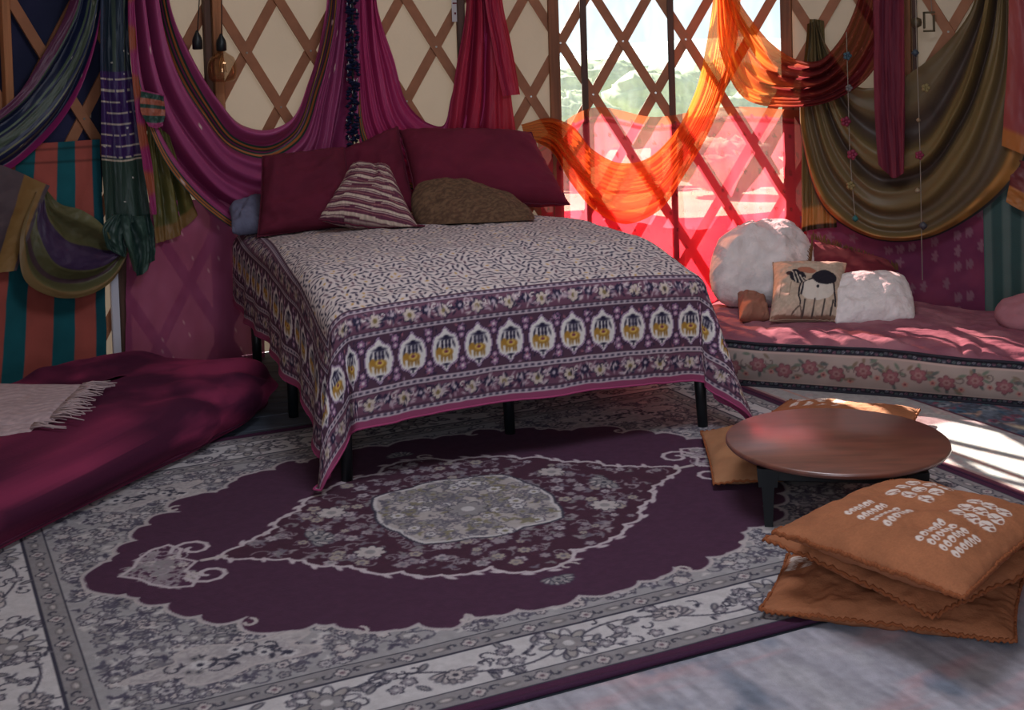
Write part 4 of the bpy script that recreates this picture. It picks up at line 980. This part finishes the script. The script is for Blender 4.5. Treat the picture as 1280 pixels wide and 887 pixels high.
# hanging navy strip with violet and gold section
def pviolet(S, T, w):
    c = bands(T, rgb('1f2d3c'), [(.0, .06, rgb('27324a')), (.40, .48, rgb('45524a')), (.72, .8, rgb('45524a'))])
    v = (S > .44) & (S < .76); c[v] = rgb('3a2258')
    for k, s0 in enumerate(np.arange(.47, .765, .041)): c[(np.abs(S - s0) < .0032) & (vnoise(T * 14, S * 0 + k, 5) > -.55)] = rgb('b3a79a')
    c[S > .768] = rgb('2c4038'); c[(S > .765) & (S < .772)] = rgb('c0b09c')
    return speck(c * (1 + .10 * w)[..., None], S, T, 70, 9, rgb('c8c2b8'), .02)
vst = drape('violet_strip', 'dark hanging sari end with a violet and gold barred section above a green hem', [[(124, -60), (125, 100), (128, 200), (132, 276)], [(146, -60), (147, 100), (153, 200), (160, 278)], [(162, -60), (163, 60), (176, 180), (188, 272)]], pviolet, off=.16, amp=.020, nf=2.2, n=320, m=90, seed=8)
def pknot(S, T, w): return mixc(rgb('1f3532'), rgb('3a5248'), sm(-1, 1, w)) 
drape('knot_tail', 'x', [[(140, 268), (128, 285), (133, 310)], [(150, 268), (140, 300), (148, 318)], [(166, 268), (160, 300), (158, 322)]], pknot, off=.18, amp=.018, nf=2, n=40, m=50, seed=9, cat=None, parent=vst)
drape('knot_tail', 'x', [[(150, 270), (158, 310), (167, 338)], [(166, 270), (172, 312), (172, 346)], [(188, 268), (194, 300), (193, 325)]], pknot, off=.185, amp=.018, nf=2, n=40, m=50, seed=12, cat=None, parent=vst)
# olive hammock of cloth beneath the navy swag
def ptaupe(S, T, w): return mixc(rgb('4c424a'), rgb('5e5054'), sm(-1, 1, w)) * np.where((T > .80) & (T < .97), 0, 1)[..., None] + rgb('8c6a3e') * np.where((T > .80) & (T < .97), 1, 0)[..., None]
def polive(S, T, w):
    c = bands(T, rgb('5d5a3c'), [(.34, .62, rgb('3d2c48')), (.74, .80, rgb('4f3a40')), (.90, 1.1, rgb('6f5a3a'))])
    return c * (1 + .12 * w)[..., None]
op = drape('olive_pouch', 'olive and purple cloth tied up in a low pouch over the striped cloth', [[(58, 236), (74, 254), (100, 262), (124, 280), (140, 300), (150, 306)], [(54, 238), (60, 272), (84, 298), (114, 306), (138, 312), (153, 309)], [(48, 238), (42, 290), (62, 332), (104, 340), (138, 328), (156, 312)], [(42, 240), (18, 300), (22, 348), (58, 369), (104, 367), (140, 346), (160, 314)]], polive, off=.15, amp=.022, nf=2.6, n=120, m=120, seed=14, belly=.05)
drape('flat_end', 'x', [[(-110, 190), (-110, 270), (-110, 350)], [(0, 206), (-14, 270), (-30, 345)], [(62, 232), (44, 275), (20, 338)]], ptaupe, off=.165, amp=.010, nf=2, n=60, m=90, seed=15, cat=None, parent=op)
# big magenta sari, first swag
def pmag(S, T, w):
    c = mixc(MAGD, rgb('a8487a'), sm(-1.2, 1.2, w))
    g = (T > .15) & (T < .26)
    c[g] = bands(T, GREEN, [(.165, .185, COPPER), (.20, .212, MAGD), (.225, .245, COPPER)])[g]
    g = (T > .93) & (S < .46)
    c[g] = bands(T, GREEN, [(.945, .96, COPPER), (.972, .988, COPPER)])[g]
    return speck(c, S, T, 34, 16, rgb('d6b9b0'), .03)
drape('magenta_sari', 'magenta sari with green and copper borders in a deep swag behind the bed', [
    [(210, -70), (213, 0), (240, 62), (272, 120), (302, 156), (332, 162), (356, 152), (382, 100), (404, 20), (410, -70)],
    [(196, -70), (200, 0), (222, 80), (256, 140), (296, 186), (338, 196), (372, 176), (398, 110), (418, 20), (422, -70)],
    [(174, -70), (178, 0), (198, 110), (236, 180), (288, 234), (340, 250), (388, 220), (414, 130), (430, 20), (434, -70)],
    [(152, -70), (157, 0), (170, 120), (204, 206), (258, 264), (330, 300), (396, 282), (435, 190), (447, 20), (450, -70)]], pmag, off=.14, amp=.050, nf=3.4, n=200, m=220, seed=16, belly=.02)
def pmag2(S, T, w):
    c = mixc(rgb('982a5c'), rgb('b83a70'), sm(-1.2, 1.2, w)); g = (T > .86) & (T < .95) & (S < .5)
    c[g] = bands(T, GREEN, [(.875, .89, COPPER), (.91, .925, COPPER)])[g]; return c
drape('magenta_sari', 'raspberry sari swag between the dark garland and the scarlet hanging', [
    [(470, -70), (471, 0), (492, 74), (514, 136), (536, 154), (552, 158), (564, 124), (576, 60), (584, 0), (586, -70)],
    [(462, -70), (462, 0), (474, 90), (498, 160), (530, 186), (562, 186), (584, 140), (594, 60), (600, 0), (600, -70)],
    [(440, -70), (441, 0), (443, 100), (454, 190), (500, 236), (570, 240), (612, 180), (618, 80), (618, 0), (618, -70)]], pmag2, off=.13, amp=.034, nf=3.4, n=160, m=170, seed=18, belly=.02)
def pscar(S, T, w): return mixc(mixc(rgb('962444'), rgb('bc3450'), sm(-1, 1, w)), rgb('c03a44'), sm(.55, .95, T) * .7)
drape('scarlet_hanging', 'scarlet sari end falling straight beside the window with a stepped raw edge', [[(583, -70), (584, 0), (570, 90), (556, 190)], [(602, -70), (604, 0), (600, 90), (594, 190)], [(622, -70), (625, 0), (634, 70), (640, 130), (648, 186)]], pscar, off=.17, amp=.028, nf=3.5, n=100, m=130, seed=20, mat=M('light_silk', 'vc', .5, sheen=.2, transl=.25, bump=.1, bscale=300))
drape('scarlet_flap', 'x', [[(600, -70), (606, 0), (618, 70), (628, 120)], [(625, -70), (628, 0), (640, 60), (650, 118)]], pscar, off=.205, amp=.010, nf=2, n=60, m=40, seed=22, cat=None, parent=bpy.data.objects['scarlet_hanging'], mat=M('light_silk'))
# copper edge strip between the dark strip and the magenta sari
drape('copper_strip', 'narrow twisted copper and pink sari border hanging beside the violet strip', [[(160, -60), (162, 60), (170, 150), (184, 240), (190, 268)], [(168, -60), (170, 60), (180, 150), (192, 220), (196, 268)]], lambda S, T, w: mixc(rgb('a0523a'), rgb('9a2f66'), sm(-.3, .5, np.sin(S * 34) + .3 * T)), off=.205, amp=.006, nf=1, n=90, m=16, seed=24)
drape('border_flap', 'folded flap of green and copper sari border lying on the magenta sari', [[(176, 112), (176, 140), (186, 158)], [(190, 115), (191, 142), (194, 160)], [(205, 119), (206, 146), (203, 158)]], lambda S, T, w: bands(S, MAG, [(.05, .18, GREEN), (.18, .34, rgb('a8604c')), (.34, .46, GREEN), (.46, .66, rgb('a8604c')), (.66, .85, GREEN)]), off=.215, amp=.006, nf=2, n=40, m=30, seed=26)
drape('olive_fan', 'small olive cloth with a copper hem hanging below the sari border flap', [[(184, 150), (188, 230), (194, 304)], [(200, 160), (212, 230), (222, 294)], [(212, 170), (232, 230), (247, 268)]], lambda S, T, w: mixc(mixc(rgb('4c4a28'), rgb('6f6636'), sm(-1, 1, w)), rgb('86643a'), sm(.86, .88, S)), off=.125, amp=.020, nf=2.4, n=70, m=80, seed=28)
# dusty pink net on the low wall
MT_NET = M('pink_net', 'vc', .85, sheen=.2, transl=.15, transp=.10, tint=(.9, .45, .6), bump=.1, bscale=400)
drape('pink_net_panel', 'dusty pink net covering the low wall between striped cloth and bed', [[(160, 255), (158, 350), (157, 470)], [(230, 250), (232, 350), (235, 475)], [(330, 250), (330, 350), (332, 480)]], lambda S, T, w: speck(mixc(rgb('98466a'), rgb('ac5a7e'), sm(-1, 1, fbm(S * 4, T * 4, 6))), S, T, 30, 26, rgb('c9939f'), .05), MT_NET, off=.10, amp=.009, nf=3, n=60, m=80, seed=30)
# orange scarf at the window
MT_SHEER = M('orange_chiffon', 'vc', .6, sheen=.1, spec=.2, transl=.60, transp=.26, tint=(1.0, .62, .30))
ORG = rgb('ea7a2c'); ORD = rgb('c85626'); YEL = rgb('f0b050')
def pscarf(S, T, w):
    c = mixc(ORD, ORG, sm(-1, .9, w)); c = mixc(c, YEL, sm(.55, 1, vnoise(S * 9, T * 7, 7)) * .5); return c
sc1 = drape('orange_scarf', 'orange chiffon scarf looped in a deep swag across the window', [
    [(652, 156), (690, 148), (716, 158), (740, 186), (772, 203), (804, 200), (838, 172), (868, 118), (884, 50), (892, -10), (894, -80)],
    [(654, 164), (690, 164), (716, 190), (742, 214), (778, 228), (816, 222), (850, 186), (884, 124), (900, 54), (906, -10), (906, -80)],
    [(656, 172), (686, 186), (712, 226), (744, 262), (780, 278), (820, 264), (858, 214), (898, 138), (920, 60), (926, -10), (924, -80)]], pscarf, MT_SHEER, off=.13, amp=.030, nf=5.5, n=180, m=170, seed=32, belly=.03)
def pscarf2(S, T, w):
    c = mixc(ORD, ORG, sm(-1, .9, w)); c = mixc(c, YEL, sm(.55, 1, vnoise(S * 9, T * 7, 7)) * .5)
    d = mixc(rgb('6a1f2c'), rgb('8f3a38'), sm(-1, 1, w)); d = speck(d, S, T, 50, 24, rgb('b0645c'), .12, 9)
    return mixc(c, d, sm(.36, .56, S + .05 * vnoise(S * 6, T * 6, 3)))  # loss of backlight past the window painted as orange turning to rust
MT_SHEER2 = M('shaded_chiffon', 'vc', .65, sheen=.15, spec=.2, transl=.50, transp=.14, tint=(1.0, .5, .25))
drape('shaded_scarf', 'orange chiffon scarf, unlit end shaded to dark rust, swagged from window to olive drape', [
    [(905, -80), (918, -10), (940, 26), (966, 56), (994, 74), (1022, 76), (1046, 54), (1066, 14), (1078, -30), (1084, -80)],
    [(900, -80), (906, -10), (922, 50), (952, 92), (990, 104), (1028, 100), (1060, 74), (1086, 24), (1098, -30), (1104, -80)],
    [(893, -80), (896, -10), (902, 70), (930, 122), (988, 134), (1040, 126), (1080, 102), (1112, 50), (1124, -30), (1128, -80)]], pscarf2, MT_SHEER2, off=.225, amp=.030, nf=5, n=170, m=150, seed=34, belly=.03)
# red sheer over the lower window
MT_RED = M('red_voile', 'vc', .75, sheen=.1, spec=.15, transl=.55, transp=.46, tint=(1.0, .60, .64))
def pred(S, T, w):
    c = mixc(rgb('e24452'), rgb('ec6474'), sm(-1, 1, fbm(S * 3, T * 5, 5))); c[S < .035] = rgb('b8603c'); c[(S > .05) & (S < .06)] = rgb('b83a44')
    a, b = S * 13, T * 18 + .5 * (np.floor(S * 13) % 2); d = np.hypot((a % 1) - .5, ((b % 1) - .5) * 1.2); c[d < .13] = rgb('a8404c'); return c
drape('red_voile_curtain', 'red dotted voile curtain tied across the lower half of the window', [[(672, 176), (676, 250), (680, 430)], [(735, 136), (738, 250), (742, 430)], [(820, 146), (822, 250), (826, 430)], [(900, 134), (902, 250), (905, 430)], [(1006, 138), (1008, 250), (1010, 430)]], pred, MT_RED, off=.092, amp=.008, nf=7, n=120, m=190, seed=36, wander=1)
drape('added_red_backing', 'red backing cloth added behind the lattice so the window foot glows red', [[(676, 266), (678, 340), (680, 440)], [(760, 262), (762, 340), (764, 440)], [(850, 272), (852, 340), (854, 440)], [(925, 268), (926, 340), (928, 440)], [(992, 262), (994, 340), (996, 440)]], lambda S, T, w: mixc(rgb('e03048'), rgb('ea4a58'), sm(-1, 1, fbm(S * 3, T * 4, 9))), M('red_glow_cotton', 'vc', .8, transl=.75, transp=.10, tint=(1, .3, .3)), off=.008, amp=.002, nf=4, n=40, m=60, seed=37)  # backing cloth added to make the lower window glow red
# olive swag on the right
def polv(S, T, w):
    c = mixc(rgb('4c3e38'), rgb('78643e'), sm(-1.1, .7, w)); g = sm(.905, .93, T)  # shade of the fold valleys painted into the olive
    b = mixc(rgb('8a6232'), rgb('b07a3e'), sm(-.3, .6, vnoise(S * 40, T * 30, 5))); c = mixc(c, b, g); c[T > .985] = rgb('2a2a2c')
    return c
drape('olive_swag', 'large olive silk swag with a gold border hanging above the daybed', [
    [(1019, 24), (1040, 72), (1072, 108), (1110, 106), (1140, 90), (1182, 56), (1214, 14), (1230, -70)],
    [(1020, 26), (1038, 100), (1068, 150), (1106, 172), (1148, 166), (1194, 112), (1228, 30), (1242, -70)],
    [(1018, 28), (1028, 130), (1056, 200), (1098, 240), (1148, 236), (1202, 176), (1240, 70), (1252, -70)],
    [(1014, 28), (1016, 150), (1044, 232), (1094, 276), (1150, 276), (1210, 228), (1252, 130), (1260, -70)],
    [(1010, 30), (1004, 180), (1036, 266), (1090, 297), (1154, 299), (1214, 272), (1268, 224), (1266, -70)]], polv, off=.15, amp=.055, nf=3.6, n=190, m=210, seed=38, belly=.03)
def polv2(S, T, w):
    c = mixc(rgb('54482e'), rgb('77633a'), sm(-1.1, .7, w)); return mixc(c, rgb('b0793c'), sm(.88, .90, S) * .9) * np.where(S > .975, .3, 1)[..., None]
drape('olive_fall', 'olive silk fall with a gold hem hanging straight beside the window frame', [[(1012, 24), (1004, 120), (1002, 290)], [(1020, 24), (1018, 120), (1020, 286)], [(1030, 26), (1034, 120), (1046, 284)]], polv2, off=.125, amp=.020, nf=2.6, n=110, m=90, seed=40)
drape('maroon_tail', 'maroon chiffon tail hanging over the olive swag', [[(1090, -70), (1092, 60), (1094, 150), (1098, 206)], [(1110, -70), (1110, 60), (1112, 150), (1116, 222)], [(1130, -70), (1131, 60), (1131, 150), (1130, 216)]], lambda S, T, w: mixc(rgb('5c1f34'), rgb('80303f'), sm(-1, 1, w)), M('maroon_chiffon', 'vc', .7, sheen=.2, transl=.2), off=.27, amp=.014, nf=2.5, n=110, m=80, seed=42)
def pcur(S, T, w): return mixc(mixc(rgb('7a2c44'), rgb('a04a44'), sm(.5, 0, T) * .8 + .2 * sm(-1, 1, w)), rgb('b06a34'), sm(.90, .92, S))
drape('rose_curtain', 'rose and copper curtain end with gold hem beyond the olive swag', [[(1262, -70), (1260, 60), (1252, 182)], [(1300, -70), (1300, 60), (1296, 198)], [(1360, -70), (1360, 60), (1360, 205)]], pcur, off=.20, amp=.012, nf=3, n=90, m=70, seed=44)
drape('copper_flounce', 'copper bordered flounce below the rose curtain', [[(1266, 198), (1262, 225), (1258, 252)], [(1300, 205), (1300, 240), (1300, 276)], [(1360, 205), (1360, 250), (1360, 300)]], lambda S, T, w: mixc(mixc(rgb('5a2230'), rgb('80403a'), sm(-1, 1, w)), rgb('b0703a'), sm(.6, .63, S)), off=.155, amp=.014, nf=3, n=50, m=60, seed=46)
MT_NET2 = M('plum_net', 'vc', .85, sheen=.2, transl=.1, bump=.1, bscale=400)
def pplum(S, T, w):
    c = mixc(rgb('6f2f50'), rgb('8a3f5c'), sm(-1, 1, fbm(S * 5, T * 6, 5))); a, b = S * 9, T * 16; h = _h(np.floor(a), np.floor(b), 6); d = np.hypot((a % 1) - .5, (b % 1) - .5)
    th_ = np.arctan2((a % 1) - .5, (b % 1) - .5); c[(h < .35) & (d < .18 + .2 * np.abs(np.cos(2.5 * th_)))] = rgb('8c6070'); return c
drape('plum_panel', 'plum cloth with scattered pale flowers low on the wall behind the daybed', [[(1000, 270), (1002, 330), (1004, 420)], [(1120, 270), (1120, 330), (1120, 420)], [(1232, 232), (1234, 330), (1236, 420)]], pplum, MT_NET2, off=.098, amp=.006, nf=3, n=60, m=130, seed=48)
drape('grey_green_panel', 'grey green striped cloth low on the wall beside the plum cloth', [[(1228, 220), (1230, 320), (1232, 420)], [(1300, 200), (1300, 320), (1300, 420)], [(1400, 200), (1400, 320), (1400, 420)]], lambda S, T, w: mixc(rgb('38504e'), rgb('5a6a66'), sm(-.2, .6, np.sin(T * 45))), MT_COTTON, off=.104, amp=.008, nf=3, n=50, m=90, seed=50)

# ------------------------------------------------------------------ small hanging things
def W(x, y, off): a, z = wall_arc(x, y, off); return cyl(a, z, off)
cordm = M('black_cord', '15161a', .6); gl = M('clear_bulb_glass', 'b0845c', .06, spec=.9, metal=.8, transp=.66, tint=(1, .93, .85)); brass = M('warm_filament', 'd99a5c', .4, metal=.6)
def pendant(label, x0, x1, ys, yb, bulb):
    O = .15; top = W(x0, -90, O); sk = W(x1, ys, O); r_ = tag(empty('pendant_lamp', tuple(sk)), label, 'lamp', None)
    b = W(x1, yb, O); h = sk[2] - b[2]
    ps = [MB().tube(crom([top, W((x0 + x1) / 2 + 1, -20, O), sk + (0, 0, .0)], 14), .0028, 6).build('cord', cordm, None, True),
          MB().lathe(b, [(.018, 0), (.0255, .004), (.0255, h * .45), (.022, h * .62), (.009, h * .9), (.006, h)], 20).build('socket', MT_BLACK, None, True)]
    if bulb:
        R = .072; pr = [(.016, .0), (.030, -.012), (.058, -.03), (R, -.062), (R + .002, -.105), (R - .004, -.135), (.052, -.152), (.01, -.155)]
        ps.append(MB().lathe(b, pr, 28).build('bulb', gl, None, True))
        f = MB()
        for k in range(5):
            w = k * 2 * PI / 5; f.tube([b + (0, 0, -.02), b + np.array([.012 * math.cos(w), .012 * math.sin(w), -.05]), b + np.array([.020 * math.cos(w), .020 * math.sin(w), -.105])], .0022, 5)
        ps.append(f.build('filament', brass, None, True)); tag(ps[-1], kind='stuff')
    adopt(r_, *ps)
    if bulb: ps[-1].parent = ps[-2]; ps[-1].matrix_parent_inverse = Matrix.Identity(4)
pendant('pendant lamp with a squat clear glass bulb hanging by the brown post', 275, 277, 42, 64, True)
pendant('bare black pendant lamp socket half hidden by the magenta sari', 251, 247, 38, 62, False)
# paper tag
c = W(571, -4, .075); a0, _ = wall_arc(571, -4, .075); th_ = a0 / WR
tagax = np.array([[math.cos(th_), -math.sin(th_), 0], [math.sin(th_), math.cos(th_), 0], [0, 0, 1.]])
pt = MB().box(c, (.060, .003, .27), tagax).build('paper_tag', M('white_card', 'c9c2c4', .8)); tag(pt, 'white paper tag with small red print pinned beside the raspberry sari', 'tag')
pm = MB()
for i, (dx_, dz_, w_, h_) in enumerate([(-.014, -.045, .022, .008), (.012, -.046, .016, .006), (.006, -.085, .016, .04), (-.012, -.10, .010, .012), (0, .0, .04, .010), (0, .03, .036, .008)]):
    pm.box(c + tagax[0] * dx_ - tagax[1] * .002 + np.array([0, 0, dz_ + .01]), (w_, .001, h_), tagax)
tag(pm.build('print', M('dark_red_ink', '6a2a34', .8), pt), kind='stuff')
# dark jewelled garland between the two saris
g = tag(empty('garland', tuple(W(440, 195, .2))), 'dark floral garland with silver sparkles hanging between the magenta and raspberry saris', 'garland')
O = .2; pts = crom([W(438, -90, O), W(440, 0, O), W(441, 100, O), W(441, 192, O)], 60)
ps = [MB().tube(pts, .006, 6).build('cord', cordm)]
d1 = MB(); d2 = MB(); q = random.Random(9)
for k in range(330):
    p = pts[int(q.random() * 59)] + np.array([q.uniform(-.030, .030), q.uniform(-.02, .015), q.uniform(-.015, .015)]); a = q.uniform(0, 6.28)
    (d1 if k % 5 else d2).lathe(p, [(.002, -.010), (.015 if k % 5 else .005, 0), (.002, .009)], 6)
ps += [tag(d1.build('blossom', M('navy_satin', '1c2340', .5, sheen=.2)), kind='stuff'), tag(d2.build('sequin', M('silver_sequin', 'c9cdd6', .2, metal=.9)), kind='stuff')]
adopt(g, *ps)
# two fine strings of charms in front of the olive swag
def charm_string(label, pts, charms, O=.30):
    P_ = crom([W(x, y, O) for x, y in pts], 30); r_ = tag(empty('charm_string', tuple(P_[-1])), label, 'garland')
    ps = [MB().tube(P_, .0022, 5).build('string', M('pale_string', '8f8478', .8))]
    for kind, x, y, s_, col in charms:
        p = W(x, y, O + .01); m_ = M('charm_' + col, col, .5, sheen=.2)
        if kind == 'flower':
            b_ = MB()
            for k in range(5):
                w = k * 2 * PI / 5; b_.lathe(p + np.array([math.cos(w) * s_ * .6, -.004, math.sin(w) * s_ * .6]), [(.001, -s_ * .5), (s_ * .5, -s_ * .1), (s_ * .42, s_ * .3), (.001, s_ * .5)], 8)
            b_.lathe(p + np.array([0, -.012, 0]), [(.001, -s_ * .3), (s_ * .32, 0), (.001, s_ * .3)], 8)
            ps.append(b_.build('charm', m_, None, True))
        else: ps.append(MB().lathe(p, [(.001, -s_), (s_ * .7, -s_ * .5), (s_, 0), (s_ * .6, s_ * .6), (.001, s_)], 12).build('charm', m_, None, True))
    adopt(r_, *ps)
charm_string('string of felt flowers with a teal end bead in front of the olive swag', [(1058, 40), (1060, 110), (1063, 200), (1069, 274)], [('flower', 1059, 70, .022, '3f5560'), ('flower', 1061, 110, .018, '6f6a6a'), ('flower', 1057, 152, .026, '7a2840'), ('flower', 1065, 193, .026, '86304a'), ('flower', 1063, 232, .022, '8a7a50'), ('bead', 1069, 273, .018, '2f6a68')])
charm_string('fine string with small brass and pink charms hanging from the copper post', [(1143, -60), (1146, 66), (1150, 190), (1152, 300), (1153, 350)], [('bead', 1144, 66, .020, '3d4650'), ('flower', 1157, 110, .022, '8a7a50'), ('bead', 1148, 150, .012, '8f7a60'), ('flower', 1149, 194, .022, '86304a'), ('bead', 1147, 238, .014, '9a8a70'), ('bead', 1154, 282, .022, '4a4a50')])
# metal clasp hanging on the canvas
c = W(1154, 28, .10); cl = tag(empty('hanging_clasp', tuple(c)), 'dull metal clasp hanging by two strings beside the copper post', 'clasp')
mm = M('dull_brass', '6f6450', .45, metal=.7); ps = [MB().lathe(c + np.array([-.035, 0, 0]), [(.004, -.028), (.024, -.018), (.028, 0), (.024, .018), (.004, .028)], 14).build('pulley', mm, None, True)]
f = MB()
for dx_, dz_, w_, h_ in ((.005, .01, .010, .085), (.055, -.005, .010, .085), (.03, .05, .06, .010), (.03, -.045, .06, .010)): f.box(c + np.array([dx_, 0, dz_]), (w_, .012, h_), None, .002)
ps.append(f.build('buckle', mm)); f = MB(); f.tube([c + (-.035, 0, .02), W(1149, -80, .10)], .002, 5); f.tube([c + (.045, 0, .05), W(1160, -80, .10)], .002, 5); ps.append(f.build('string', M('pale_string'))); adopt(cl, *ps)
